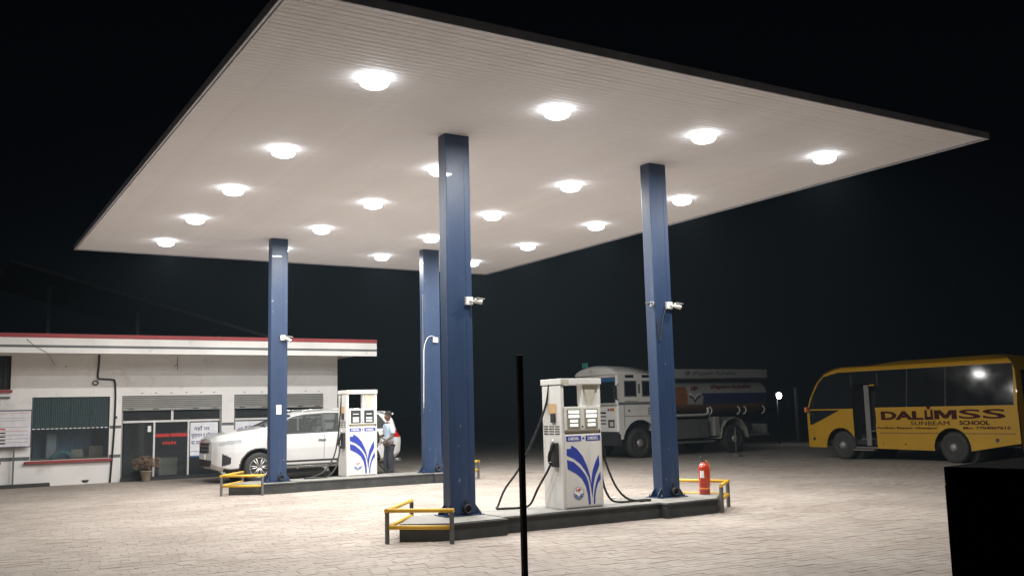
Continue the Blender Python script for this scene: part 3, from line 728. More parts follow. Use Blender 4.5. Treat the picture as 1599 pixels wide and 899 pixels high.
for k in range(5):
    b = MB(); b.box(5.42+k*.075, 5.475+k*.075, .082, .0885, .93, 1.0+.012*(k % 2)); b.obj('red_lettering', M_redv, off)
b = MB(); b.box(8.55, 8.75, .082, .0885, 1.13, 1.24); b.obj('red_lettering', M_redv, off)
b = MB(); b.box(5.03, 5.12, .082, .0885, 1.28, 1.44, .01); b.obj('paper_sticker', M_whitep, off)
# furniture behind the glass
b = MB(); b.box(5.5, 6.0, .9, 1.4, .06, .55, .02); b.obj('pale_carton', mat('carton', (.4, .36, .28), .7), off)
b = MB(); b.box(4.5, 5.0, 2.2, 2.9, .06, 1.5, .03); b.obj('dark_cabinet', M_dkmetal, off)
b = MB(); b.box(8.7, 9.7, 2.0, 2.6, .06, .9, .03); b.obj('office_desk', mat('counter_wood', (.30, .2, .12), .5), off)
b = MB(); b.box(8.6, 9.8, 3.9, 3.99, 1.45, 2.0, .01); b.obj('wall_panel', mat('panel_blue', (.12, .2, .3), .5), off)
# wall nails and hooks above the openings, bracket, conduit, black cable
for xx, zz in ((4.85, 2.31), (5.2, 2.315), (5.6, 2.31), (6.0, 2.32), (6.4, 2.315), (6.75, 2.32), (7.6, 2.31), (8.1, 2.315), (9.4, 2.32), (9.8, 2.31), (2.95, 3.02)):
    b = MB(); b.box(xx-.015, xx+.03, -.012, -.0005, zz, zz+.016, .002); b.obj('nail', M_dkmetal, off)
b = MB(); b.tube([(5.75, -.02, 3.3), (5.75, -.02, 2.95)], .008, 5); b.tube([(5.75, -.02, 3.12), (5.66, -.02, 3.02)], .006, 5); b.obj('wall_bracket', M_dkmetal, off)
b = MB(); b.tube(smooth_path([(3.75, -.03, 3.34), (3.745, -.03, 3.05), (3.73, -.03, 2.74), (3.82, -.03, 2.70), (4.08, -.03, 2.68), (4.15, -.03, 2.62), (4.18, -.03, 2.2), (4.17, -.03, 1.4), (4.14, -.03, .7), (4.10, -.03, .0)], 6), .024, 8); b.obj('black_cable', M_black, off)
b = MB(); b.tube([(3.68+.065*math.cos(a), -.035, 2.60+.055*math.sin(a)) for a in [2*PI*k/16 for k in range(17)]], .016, 6); b.obj('cable_loop', M_black, off)
b = MB(); b.box(4.195, 4.215, -.02, -.0005, 1.72, 2.64); b.obj('white_trunking', M_whitep, off)
b = MB(); b.box(4.175, 4.235, -.04, -.0005, 1.66, 1.72, .004); b.obj('socket_box', M_dkmetal, off)
b = MB(); b.prism([(3.42, .10), (3.60, .10), (3.56, .04), (3.46, .04)], 'y', -.02, -.0005); b.obj('drain_hole', M_black, off)
b = MB(); b.box(1.0, 2.66, -.22, -.001, -.02, .085, .008); tag(b.obj('kerb_stone', M_kerb, loc=(0, BY-.001, 0)), 'dark painted kerb stone at the foot of the office wall below the price board', 'kerb')
# price board
t = thing('price_board', 'white price board with dark blue frame, standing against the office wall at the left edge', 'board', (1.2, 27.04, 0))
b = MB(); b.box(-1.0, .98, -.02, .01, 1.02, 1.90, .003); bd = b.obj('panel', mat('board_white', (.74, .72, .74), .5), t)
for q in ((-1.0, .995, -.03, .014, 1.9005, 1.925), (-1.0, .995, -.03, .014, .995, 1.0195), (.9805, 1.0, -.03, .014, 1.02, 1.90)):
    b = MB(); b.box(*q, .002); b.obj('board_frame', mat('board_frame_paint', (.05, .03, .10), .5), t)
for k, z in enumerate((1.84, 1.72, 1.66, 1.50, 1.40, 1.30, 1.21, 1.12)):
    b = MB(); b.box(-.9, .92, -.0225, -.0203, z, z+.008); b.obj('ruled_line', M_redp if k in (0, 4) else M_greyfade, bd)
for k, z in enumerate((1.44, 1.345, 1.255, 1.165, 1.085)):
    b = MB(); b.box(.10, .42, -.0235, -.0208, z, z+.032); b.obj('price_entry', M_redp if k == 0 else mat('board_ink', (.03, .03, .05), .5), bd)
text('HP', 'front', .1, -.0215, 1.77, .13, .05, M_redp, bd, bold=.02)
for xx in (-.6, .6):
    b = MB(); b.box(xx, xx+.04, -.015, .012, 0, .9945); b.obj('leg', M_post, t)
# potted plant, dry
t = thing('potted_plant', 'withered brown potted plant standing before the office glass door', 'plant', (4.92, 26.75, 0))
b = MB(); b.lathe([(.085, 0), (.10, .02), (.14, .24), (.155, .25), (.155, .28), (.135, .28), (.125, .25), (.001, .24)], 0, 0, 20); b.obj('pot', mat('clay_pot', (.33, .27, .2), .8, bump=.2), t)
b = MB(); rr = random.Random(3)
for k in range(26):
    a = rr.random()*2*PI; l = rr.uniform(.2, .36); e = (math.cos(a)*l, math.sin(a)*l, .30+rr.uniform(.12, .38))
    b.tube(smooth_path([(0, 0, .24), (e[0]*.4, e[1]*.4, .24+(e[2]-.24)*.6), e], 3), [.007]*3+[.005]*2+[.003]*2, 5)
b.obj('stem', mat('dry_stem', (.16, .11, .07), .9), t)
b = MB()
for k in range(420):
    a = rr.random()*2*PI; l = rr.random()**.6*.37; z = .34+rr.random()*.36*(1-l*.8)
    c = Vector((math.cos(a)*l, math.sin(a)*l, z)); d = Vector((rr.gauss(0, 1), rr.gauss(0, 1), rr.gauss(0, 1))).normalized(); e = d.orthogonal().normalized()
    s_ = rr.uniform(.025, .05); b._add([c-d*s_, c+e*s_*.35, c+d*s_, c-e*s_*.35], [(0, 1, 2, 3)])
lf = b.obj('foliage', mat('dry_leaf', (.20, .13, .085), .9, 0, .4, 30), t); lf['kind'] = 'stuff'
# unlit shed behind the office
t = thing('shed', 'barely visible dark shed roof on posts behind the office', 'shed', (0, 38, 0))
M_shed = mat('shed_sheet', (.06, .06, .065), .6)
b = MB()
for k in range(40):
    x0 = 2.2+k*.25; z0 = 7.47-(x0-2.2)*.2725; b.prism([(x0, z0), (x0+.12, z0-.01), (x0+.249, z0-.068), (x0+.249, z0-.098), (x0+.12, z0-.05), (x0, z0-.03)], 'y', 0, 9)
b.obj('roof_sheet', M_shed, t)
b = MB(); b.prism([(2.2, 7.42), (12.2, 4.70), (12.2, 4.58), (2.2, 7.3)], 'y', -.1, -.005); b.obj('eave_beam', mat('shed_beam', (.22, .22, .23), .5, .3), t)
for xx in (3.5, 6.56, 9.6):
    b = MB(); b.box(xx-.06, xx+.06, 0.0, .12, -.02, 7.1-(xx-2.2)*.2725-.25); b.obj('post', mat('shed_beam', (.22, .22, .23), .5, .3), t)

# ------------------------------------------------------------------ white SUV
CX0, CY0, CL, CW = 5.93, 23.72, 5.0, 1.86
car = thing('parked_car', 'white SUV parked nose left between the far pump and the office', 'car', (CX0, CY0, 0))
def I(tab):
    a = np.array(tab, float)
    def fn(x):
        x = np.asarray(x, float); w = .05
        return (np.interp(x-w, a[:, 0], a[:, 1])+np.interp(x, a[:, 0], a[:, 1])*2+np.interp(x+w, a[:, 0], a[:, 1]))/4
    return fn
zt = I([(0, 1.09), (.08, 1.17), (.25, 1.22), (.7, 1.29), (1.1, 1.335), (1.25, 1.36), (2.0, 1.68), (2.3, 1.735), (2.9, 1.765), (3.7, 1.755), (4.3, 1.70), (4.72, 1.63), (4.80, 1.56), (4.90, 1.22), (4.96, 1.10), (5.0, 1.0)])
zb = I([(0, 1.03), (.3, 1.08), (.8, 1.11), (1.3, 1.13), (3.2, 1.17), (4.7, 1.22), (4.9, 1.10), (5, .98)])
hw = I([(0, .60), (.05, .70), (.12, .78), (.25, .85), (.5, .905), (1, .925), (4.4, .925), (4.75, .89), (4.92, .82), (5, .74)])
zl = I([(0, .42), (.12, .33), (.4, .26), (1, .30), (4, .30), (4.5, .36), (4.9, .46), (5, .52)])
rw = I([(0, .84), (.3, .84), (1.2, .84), (1.6, .78), (2.1, .735), (4.6, .70), (4.85, .80), (5, .86)])
T = np.array([0, .10, .16, .36, .56, .60, .84, .90, 1.0])
def ring(x, v):
    s = np.sign(v); a = np.abs(v)
    H, B, L, Tp, R = hw(x), zb(x), zl(x), zt(x), rw(x)*hw(x)
    ys = np.stack([0*H, .80*H, .955*H, 1.0*H, .985*H, .955*H, R+.03, R-.08, 0*H]); zs = np.stack([L, L, L+.10, .5*(B+L)+.08, B-.015, B+.01, Tp-.085, Tp-.028, Tp])
    out = []
    for arr in (ys, zs):
        res = np.zeros_like(a)
        for k in range(len(T)-1):
            m_ = (a >= T[k]) & (a <= T[k+1]); t_ = (a-T[k])/(T[k+1]-T[k]); res = np.where(m_, arr[k]*(1-t_)+arr[k+1]*t_, res)
        out.append(res)
    return out[0]*s, out[1]
VV = np.concatenate([-np.linspace(1, .60, 26), -np.linspace(.585, .16, 34), -np.linspace(.15, 0, 4)]); VV = np.concatenate([VV, -VV[::-1][1:]])
def Pcar(x, v):
    y, z = ring(x, v); return x, CW/2+y, z
def ccls(x, v, px, py, pz):
    a = abs(v); yy = abs(py-CW/2)
    for wx in (1.10, 3.88):
        d = math.hypot(px-wx, pz-.36)
        if yy > .45 and d < .455: return None
        if yy > .60 and d < .49: return 'arch'
    if .60 < a < .845 and yy > .6:
        if 1.42 < px < 4.62 and pz > zb(px)+.035 and pz < zt(px)-.115 and px > 1.40+(pz-1.16)*1.42 and px < 4.66-(pz-1.2)*.8:
            if abs(px-2.80) < .04 or abs(px-3.72) < .035: return 'trim'
            if abs(px-1.72) < .018: return 'trim'
            return 'glass'
        if 1.32 < px < 4.7 and pz > zb(px)+.012 and pz < zt(px)-.095 and px > 1.34+(pz-1.16)*1.42 and px < 4.70-(pz-1.2)*.8: return 'trim'
    if a > .845 and 1.27 < px < 1.97 and yy < .70: return 'shield'
    if a > .80 and px > 4.83 and 1.18 < pz < 1.52 and yy < .62: return 'rear'
    if yy > .50 and .14 < px < .66 and .90+.13*px < pz < .985+.16*px-.05*abs(px-.3): return 'lamp'
    if yy > .5 and .20 < px < .42 and .42+(px-.2)*.3 < pz < .74-(px-.2)*.5: return 'fog'
    if yy > .6 and 4.55 < px < 4.97 and .98 < pz < 1.17: return 'tail'
    if pz < .335: return 'cladding'
    if 1.5 < px < 3.45 and .44 < pz < .50: return 'cladding'
    if 1.5 < px < 3.45 and .38 < pz <= .44: return 'sill'
    return 'body'
cs = {'body': ('body', M_carw), 'arch': ('arch_trim', M_blackpl), 'trim': ('window_trim', M_blackpl), 'glass': ('side_window', G_car), 'shield': ('windscreen', G_car), 'rear': ('rear_window', G_car),
      'lamp': ('headlight', G_lamp), 'fog': ('fog_recess', M_blackpl), 'tail': ('tail_light', M_redlamp), 'cladding': ('cladding', M_blackpl), 'sill': ('sill_trim', M_carw)}
patch(car, np.concatenate([np.linspace(0, .5, 30), np.linspace(.52, 4.4, 170), np.linspace(4.42, 5, 26)]), VV, Pcar, ccls, cs)
def Pcap(xe, bulge):
    def fn(s_, v):
        y, z = ring(np.full_like(s_, xe), v); zc = .72
        return xe+bulge*(1-s_**2), CW/2+y*s_, zc+(z-zc)*s_
    return fn
def fcls(s_, v, px, py, pz):
    yy = abs(py-CW/2)
    if yy < .46 and .74 < pz < 1.0: return 'chrome' if (pz*100) % 9 < 2.8 or yy > .43 else 'grille'
    if yy < .62 and .44 < pz < .58: return 'grille'
    if pz < .44: return 'cladding'
    return 'body'
cf = {'body': ('front_bumper', M_carw), 'grille': ('grille', M_blackpl), 'chrome': ('grille_bar', M_chrome), 'cladding': ('lower_bumper', M_blackpl)}
patch(car, np.linspace(.01, 1, 40), VV, Pcap(0.0, -.05), fcls, cf)
patch(car, np.linspace(.01, 1, 16), VV, Pcap(5.0, .03), lambda s_, v, px, py, pz: 'body' if pz > .6 or pz < .5 else 'cladding', {'body': ('rear_bumper', M_carw), 'cladding': ('rear_trim', M_blackpl)})
b = MB(); b.box(-.085, -.05, .66, 1.2, .60, .72, .003); b.obj('number_plate', M_whitep, car)
for wx in (1.10, 3.88):
    wheel(car, wx, .14, .37, .37, .24, -1, 'alloy'); wheel(car, wx, CW-.14, .37, .37, .24, 1, 'alloy')
b = MB(); b.box(.65, 4.6, .35, 1.5, .30, .42); b.box(.7, 1.25, .3, 1.55, .421, .9); b.obj('chassis', M_blackpl, car)
for wx in (1.10, 3.88):
    b = MB(); b.lathe([(.47, .32), (.47, CW-.32)], wx, .37, 24, axis='y'); b.obj('wheel_well', M_black, car)
b = MB(); b.box(1.65, 3.4, .0, .13, .335, .365, .006); b.tube([(1.62, .02, .35), (3.43, .02, .35)], .02, 8); b.obj('running_board', M_chrome, car)
for xx in (2.62, 3.48):
    b = MB(); b.box(xx, xx+.20, -.018, .012, .985, 1.008, .004); b.obj('door_handle', M_chrome, car)
b = MB()
for xx in (1.62, 2.78, 3.62):
    b.tube([(xx, float(CW/2-ring(np.array(xx), np.array(-a))[0]*-1*-1)-.0005 if False else float(CW/2+ring(np.array(xx), np.array(-a))[0])-.001, float(ring(np.array(xx), np.array(-a))[1])) for a in np.linspace(.22, .58, 12)], .0045, 4)
b.obj('door_seam', M_blackpl, car)
b = MB(); b.rings([[(1.50+.055*k2*math.cos(a)-dy*.4, -.02-dy, 1.19+.075*k2*math.sin(a)) for a in [2*PI*k/14 for k in range(14)]] for dy, k2 in ((-.03, .5), (.02, .9), (.10, 1.25), (.17, 1.15), (.20, .7))]); b.obj('mirror', M_carw, car)
b = MB(); b.tube([(1.52, .02, 1.15), (1.5, -.05, 1.155)], .02, 6); b.obj('mirror_stalk', M_blackpl, car)
for yy in (.26, CW-.26):
    b = MB(); b.tube(smooth_path([(2.25, yy, 1.70), (2.4, yy, 1.755), (3.2, yy, 1.775), (4.1, yy, 1.745), (4.3, yy, 1.69)], 5), .015, 6); b.obj('roof_rail', M_chrome, car)
b = MB(); b.prism([(4.50, 1.692), (4.84, 1.630), (4.83, 1.585), (4.66, 1.56)], 'y', .27, CW-.27, bev=.006); b.obj('rear_spoiler', M_carw, car)
b = MB(); b.tube([(4.9, .42, .38), (5.09, .40, .38)], .045, 12); b.obj('exhaust', M_alloy, car)
b = MB(); b.box(1.3, 4.6, .25, 1.6, .50, .66, .02); b.obj('cabin_floor', M_blackpl, car)
b = MB(); b.box(1.25, 1.6, .25, 1.6, .67, 1.12, .04); b.obj('dashboard', M_blackpl, car)
for xx in (2.35, 3.25):
    for yy in (.28, 1.08):
        b = MB(); b.box(xx-.25, xx+.28, yy, yy+.5, .67, .85, .05); b.prism([(xx+.2, .85), (xx+.36, 1.34), (xx+.48, 1.34), (xx+.38, .85)], 'y', yy+.02, yy+.48, bev=.03); b.prism([(xx+.36, 1.37), (xx+.40, 1.56), (xx+.50, 1.56), (xx+.48, 1.37)], 'y', yy+.13, yy+.37, bev=.03); b.obj('seat', M_seat, car)

# ------------------------------------------------------------------ fuel tanker lorry
TX, TY, TW = 18.75, 24.4, 2.28
M_cab = mat('cab_white', (.72, .71, .68), .5, 0, .08, 2, dirt=((.25, .22, .18), 3, .58, .6))
M_tankw = mat('tank_grey', (.30, .31, .295), .5, 0, .1, 2, dirt=((.15, .14, .12), 2, .55, .6))
M_navy = mat('tank_navy', (.02, .025, .10), .5); M_tor = mat('tank_orange', (.24, .09, .02), .5); M_low = mat('tank_rust_orange', (.16, .075, .035), .6)
tr = thing('tanker_truck', 'white cab fuel tanker lorry parked beyond the right near column', 'truck', (TX, TY, 0))
G_dark = mat('tinted_glass', (.012, .014, .016), .035, 0, .1, 3, spec=.22)
CBL = 1.60
def top_arch(y): return 2.70+.30*math.sqrt(max(0, 1-((y-TW/2)/(TW/2))**2))
# side of the cab (flat sheet with openings)
def cabside(y0, nm):
    def P(x, z): return x, y0+0*x, z
    def cls(x, v, px, py, pz):
        if math.hypot((px-.88)/1.0, pz-.52) < .70 and (abs(px-.88)+abs(pz-.52)*.9 < .93): return None
        for a, q, z0, z1 in ((.30, .74, 2.0, 2.44), (1.04, 1.45, 2.0, 2.44)):
            if a < px < q and z0 < pz < z1: return 'glass'
            if a-.04 < px < q+.04 and z0-.04 < pz < z1+.04: return 'rim'
        for a in (.33, 1.02):
            if a < px < a+.34 and 2.575 < pz < 2.655: return 'glass'
        if .84 < px < .92 and 2.06 < pz < 2.38: return 'rim'
        if 1.70 < pz < 1.79: return 'band'
        return 'side'
    patch(tr, np.linspace(.02, CBL, 90), np.linspace(.62, 2.70, 116), P, cls, {'side': ('cab_side', M_cab), 'glass': ('side_window', G_dark), 'rim': ('window_rim', M_greyband), 'band': ('grey_band', M_greyband)}, smooth=False)
cabside(0, 'n'); cabside(TW, 'f')
pts = [(0, 2.70)]+[(TW/2-TW/2*math.cos(PI*k/20), 2.70+.30*math.sin(PI*k/20)) for k in range(1, 20)]+[(TW, 2.70)]
b = MB(); b.rings([[(x_, TW/2+(y-TW/2)*k2, 2.70+(z-2.70)*k3) for y, z in pts] for x_, k2, k3 in ((-.10, .93, .70), (-.06, .98, .9), (.02, 1.01, 1.02), (.6, 1.005, 1.0), (CBL, 1.0, .92))], cap=True, closed=True); b.obj('cab_roof', M_cab, tr)
def Pf(y, z):
    c = np.clip((np.abs(y-TW/2)-(TW/2-.12))/.12, 0, 1); return .0+.10*c**2+np.clip(z-1.75, 0, 2)*.03, y+0*z, z
def fcl(y, v, px, py, pz):
    yy = abs(py-TW/2)
    if 1.80 < pz < 2.58 and yy < .98-.12*max(0, (pz-2.3)): 
        if yy < .03: return 'rim'
        return 'visor' if pz > 2.47 else 'glass'
    if 1.76 < pz < 2.62 and yy < 1.02: return 'rim'
    if pz < .86: return 'bumper'
    if .98 < pz < 1.24 and .60 < yy < .93: return 'lamp' if (1.04 < pz < 1.18 and .68 < yy < .86) else 'bez'
    if yy < .5 and 1.1 < pz < 1.5 and (pz*100) % 12 < 5: return 'bez'
    if 1.66 < pz < 1.74: return 'strip'
    return 'front'
patch(tr, np.linspace(0, TW, 110), np.linspace(.42, 2.72, 110), Pf, fcl, {'front': ('cab_front', M_cab), 'glass': ('windscreen', G_dark), 'visor': ('sun_strip', mat('visor_blue', (.02, .12, .32), .4)), 'rim': ('windscreen_rim', M_greyband),
    'bumper': ('bumper', M_blackpl), 'lamp': ('headlight', mat('lamp_pale', (.6, .6, .58), .15)), 'bez': ('grille_slot', M_blackpl), 'strip': ('front_strip', mat('strip_silver', (.45, .45, .42), .4, .4))}, smooth=False)
b = MB(); b.box(-.10, .06, -.02, TW+.02, .42, .80, .03); b.obj('bumper', M_blackpl, tr)
b = MB(); b.box(-.115, -.1005, .80, 1.12, .47, .66, .003); b.obj('number_plate', mat('plate_yellow', (.7, .5, .05), .5), tr)
b = MB(); b.box(-.02, -.003, .20, .42, 1.53, 1.61, .002); b.obj('orange_sticker', mat('sticker_orange', (.5, .14, .03), .5), tr)
b = MB(); b.box(-.02, -.003, .47, .53, 1.53, 1.60, .002); b.obj('blue_sticker', M_bluesign, tr)
b = MB(); b.box(-.19, -.06, -.06, -.02, 1.88, 2.33, .02); mr = b.obj('mirror', M_blackpl, tr)
b = MB(); b.tube([(-.06, -.03, 1.92), (.05, .0, 1.86)], .012, 6); b.tube([(-.06, -.03, 2.3), (.06, .0, 2.4)], .012, 6); b.obj('mirror_arm', M_dkmetal, mr)
for k in range(3):
    b = MB(); b.box(.16, .20, 1.83+k*.12, 1.87+k*.12, 2.98, 3.15, .005); b.obj('roof_marker', mat('teal_reflector', (.08, .45, .40), .4), tr)
b = MB(); b.box(CBL, CBL+.02, .02, TW-.02, .85, 2.75); b.obj('cab_back', M_cab, tr)
for x_, z0, z1, h in ((1.02, 1.36, 1.66, 1), ):
    for k in range(3):
        b = MB(); b.box(1.22, 1.48-.05*(k % 2), -.006, -.001, 1.56-k*.085, 1.61-k*.085); b.obj('painted_line', M_greyband, tr)
b = MB(); b.box(.28, .80, -.012, -.001, 1.815, 1.83); b.box(.40, .46, -.03, -.001, 1.50, 1.54); b.obj('door_handle', M_dkmetal, tr)
b = MB(); b.box(.24, .255, -.004, -.001, .95, 1.70); b.box(.24, CBL, -.004, -.001, 1.335, 1.35); b.obj('door_seam', M_blackpl, tr)
# tank
TL0, TL1, RY, RZ, ZC = 1.95, 6.72, 1.06, .60, 1.93
def Pt(x, a): return x, TW/2-RY*np.sign(np.cos(a))*np.abs(np.cos(a))**.8, ZC+RZ*np.sign(np.sin(a))*np.abs(np.sin(a))**.8
def tcl(x, a, px, py, pz):
    if py < TW/2:
        if 1.66 < pz < 2.05:
            if px < 3.02: return 'orange'
            if px > 3.72-(pz-1.66)*.1: return 'navy'
        if pz < 2.26 and pz > 1.66 and px < 3.02: return 'orange'
        if pz <= 1.66: return 'low'
    return 'tank'
patch(tr, np.linspace(TL0, TL1, 90), np.linspace(-PI, PI, 130), Pt, tcl, {'tank': ('tank', M_tankw), 'orange': ('orange_panel', M_tor), 'navy': ('navy_stripe', M_navy), 'low': ('lower_stripe', M_low)})
for xe, dx in ((TL0, -.10), (TL1, .10)):
    an = np.linspace(-PI, PI, 49)[:-1]
    b = MB(); R = []
    for s_, q in ((1, 0), (.9, .5), (.5, .9), (.02, 1)):
        X, Yv, Z = Pt(np.full(48, xe), an); R.append([(xe+dx*q, TW/2+(y-TW/2)*s_, ZC+(z-ZC)*s_) for y, z in zip(Yv, Z)])
    b.rings(R); b.obj('tank_end', M_tankw, tr)
b = MB(); b.box(2.0, 6.78, .05, .10, 2.56, 2.86, .006); cw = b.obj('header_board', M_tankw, tr)
b = MB(); b.box(2.0, 6.78, .11, TW-.11, 2.50, 2.54); b.obj('catwalk', M_dkmetal, tr)
b = MB(); b.box(2.0, 6.78, TW-.10, TW-.05, 2.56, 2.86, .006); b.obj('header_board', M_tankw, tr)
M_ink = mat('truck_ink', (.05, .05, .06), .6)
text('HP', 'front', 2.92, .046, 2.64, .22, .15, M_ink, cw, bold=.03)
text('हिन्दुस्तान पेट्रोलियम', 'front', 3.25, .046, 2.62, 2.0, .17, M_ink, cw, bold=.01)
tk = TW/2-RY
M_dred = mat('faded_red_print', (.14, .02, .018), .7)
text('HP', 'front', 3.20, tk-.01+.03, 2.14, .26, .14, M_dred, tr, bold=.03, thick=.02)
for sx in (-1, 1):
    for k in range(2):
        b = MB(); z = 2.08-.09*k; ex = 3.33
        b.prism([(ex, z-.18), (ex+sx*.08, z-.07), (ex+sx*.24, z-.01), (ex+sx*.24, z-.07), (ex+sx*.10, z-.13), (ex, z-.25)], 'y', tk-.022, tk-.004); b.obj('wing_mark', M_ink if k else mat('wing_pale', (.5, .52, .5), .5), tr)
text('हिन्दुस्तान पेट्रोलियम', 'front', 4.1, tk+.06, 2.16, 1.9, .17, M_dred, tr, bold=.01, thick=.02)
b = MB(); z = 1.98
for k in range(3):
    a = 2*PI*k/3+PI/2; b.prism([(2.76+.09*math.cos(a+q), z+.09*math.sin(a+q)) for q in (0, .9, 1.8)], 'y', tk-.022, tk-.006)
b.obj('hazard_mark', M_ink, tr)
# chassis, pipe, fenders, wheels
b = MB(); b.box(.3, 6.6, .75, .85, .75, 1.0); b.box(.3, 6.6, TW-.85, TW-.75, .75, 1.0); b.obj('chassis_rail', M_dkmetal, tr)
b = MB(); b.tube(smooth_path([(2.0, .03, 1.32), (3.5, .03, 1.32), (3.78, .03, 1.34), (3.86, .03, 1.42), (3.84, .03, 1.56)], 5), .045, 10); b.obj('discharge_pipe', mat('pipe_white', (.5, .5, .47), .5), tr)
for xx in (3.95, 5.25, 5.55, 6.45):
    b = MB(); b.tube(smooth_path([(xx, .05, 1.58), (xx+.05, .0, 1.48), (xx+.03, .02, 1.36), (xx-.04, .06, 1.30)], 4), .026, 8); b.obj('tank_bracket', mat('pipe_white', (.5, .5, .47), .5), tr)
b = MB(); b.box(2.1, 3.9, .08, .60, .55, 1.18, .03); b.obj('tool_box', mat('toolbox_green', (.10, .11, .10), .6), tr)
b = MB(); b.box(2.1, 4.1, .02, .05, .40, .46); b.box(5.7, 6.7, .02, .05, .55, .62); b.obj('side_guard', M_post, tr)
b = MB(); fp = [(5.03+.66*math.cos(PI*k/6), .50+.72*math.sin(PI*k/6)) for k in range(0, 7)]; fi = [(5.03+.63*math.cos(PI*k/6), .50+.69*math.sin(PI*k/6)) for k in range(6, -1, -1)]
b.prism(fp+fi, 'y', .0, .62); b.obj('rear_fender', mat('fender_grey', (.28, .28, .25), .6), tr)
b = MB(); b.box(4.15, 4.38, .05, .35, .6, 1.25, .02); b.obj('hose_box', mat('fender_grey', (.28, .28, .25), .6), tr)
b = MB(); b.box(.22, 1.55, .40, TW-.4, .86, 1.3); b.obj('engine_block', M_black, tr)
for wx in (.88, 5.03):
    wheel(tr, wx, .17, .48, .48, .28, -1, 'steel'); wheel(tr, wx, TW-.17, .48, .48, .28, 1, 'steel')
b = MB(); b.box(6.6, 6.72, .1, TW-.1, .6, .95, .02); b.obj('rear_bumper', M_post, tr)

# ------------------------------------------------------------------ school bus (side faces -X)
BX, BYR, BW = 22.40, 13.42, 2.15
bus = thing('school_bus', 'yellow school bus with tinted windows parked at the right edge', 'bus', (BX, BYR, 0))
M_by = mat('bus_yellow', (.43, .235, .001), .5, 0, .07, 1.5, coat=.05, dirt=((.3, .2, .07), 2.2, .6, .5))
def yf(z): return np.interp(z, [.3, 1.3, 1.45, 1.8, 2.2, 2.45, 2.58, 2.66], [6.55, 6.57, 6.55, 6.42, 6.18, 5.90, 5.55, 5.1])
def yr(z): return np.interp(z, [.3, 2.3, 2.5, 2.66], [.0, .04, .10, .25])
def skirt(y): return np.interp(y, [0, .2, 1.3, 2.4, 4.0, 6.6], [.53, .50, .32, .31, .33, .33])
def Pb(s_, t_):
    z = .30+t_*2.32; y = yr(z)+(yf(z)-yr(z))*s_; z = np.maximum(z, skirt(y)); return (0.13*np.clip(z-1.43, 0, 1.1)+.07*np.clip((z-2.48)/.14, 0, 1)**2+.05*np.clip((y-6.1)/.45, 0, 1)**2), y, z
def bcl(s_, t_, px, py, pz):
    for wy in (5.33, 1.83):
        if math.hypot(py-wy, pz-.38) < .515: return None
    if 4.10 < py < 4.86 and pz < 2.12 and pz > .34: return None
    if pz > 1.45 and pz < 2.47 and .10+(pz-1.4)*.03 < py < 4.9: 
        return 'seal' if (abs(py-1.95) < .013 or abs(py-3.1) < .013) else 'glass'
    if 4.86 <= py and pz > 1.435 and pz < min(2.47, 2.50-(max(0, py-5.3))*.2) and py < yf(pz)-.055: return 'glass'
    if 4.95 < py < 5.85 and 1.405 < pz <= 1.435: return 'body'
    if pz <= 1.405 and pz > .98 and py > 5.30 and py < yf(pz)-.10 and pz > 1.40-(py-5.30)*.40: return 'glass'
    if .12 < py < 4.0 and abs(pz-.765) < .008: return 'seam'
    return 'body'
patch(bus, np.linspace(0, 1, 300), np.linspace(0, 1, 130), Pb, bcl, {'body': ('body_side', M_by), 'glass': ('side_window', G_dark), 'seal': ('window_seal', M_blackpl), 'seam': ('body_seam', M_blackpl)}, smooth=False)
patch(bus, np.linspace(0, 1, 40), np.linspace(0, 1, 30), lambda s_, t_: (BW-Pb(s_, t_)[0], Pb(s_, t_)[1], Pb(s_, t_)[2]), lambda s_, t_, px, py, pz: 'glass' if 1.45 < pz < 2.47 and .1 < py < 6 else 'body', {'body': ('body_side', M_by), 'glass': ('side_window', G_dark)})
def Pr(s_, x):
    k = np.clip(x/BW, 0, 1); e = .13*(1-(np.abs(k-.5)*2)**2.5); y = .25+(5.15-.25)*s_; y = y+np.where(s_ > .85, (s_-.85)/.15*.0, 0)
    return .13+(BW-.26)*k, y, 2.60+(e+.01)*np.minimum(1, np.minimum(s_*8, (1-s_)*3.5))
patch(bus, np.linspace(0, 1, 40), np.linspace(0, BW, 24), Pr, lambda *a: 'roof', {'roof': ('roof', M_by)})
def Pe(front):
    def fn(t_, x):
        z = .33+t_*2.29; k = x/BW; bul = .10*(1-(np.abs(k-.5)*2)**2); xx = .05+(BW-.1)*k
        return xx+0*z, (yf(z)+bul if front else yr(z)-bul*.4), z
    return fn
patch(bus, np.linspace(0, 1, 40), np.linspace(0, BW, 30), Pe(True), lambda t_, x, px, py, pz: 'glass' if 1.0 < pz < 2.45 else 'body', {'body': ('front_panel', M_by), 'glass': ('windscreen', G_dark)})
patch(bus, np.linspace(0, 1, 30), np.linspace(0, BW, 30), Pe(False), lambda t_, x, px, py, pz: 'glass' if 1.5 < pz < 2.3 and .25 < px < BW-.25 else 'body', {'body': ('rear_panel', M_by), 'glass': ('rear_window', G_dark)})
b = MB(); b.box(.9, 1.0, 4.0, 4.9, .3, 2.4); b.box(.08, .9, 4.02, 4.06, .3, 2.4); b.box(.08, .9, 4.90, 4.94, .3, 2.4); b.obj('door_well', M_dark, bus)
for k in range(3):
    b = MB(); b.box(.03+k*.25, .28+k*.25, 4.12, 4.85, .33+k*.22, .37+k*.22, .005); b.obj('step', M_post, bus)
b = MB(); b.box(.02, .05, 4.30, 4.46, .40, 2.08, .006); b.obj('door_leaf', mat('door_grey', (.17, .17, .165), .5), bus)
b = MB(); b.box(-.01, .05, 4.08, 4.24, 2.05, 2.09, .004); b.obj('door_hinge', M_by, bus)
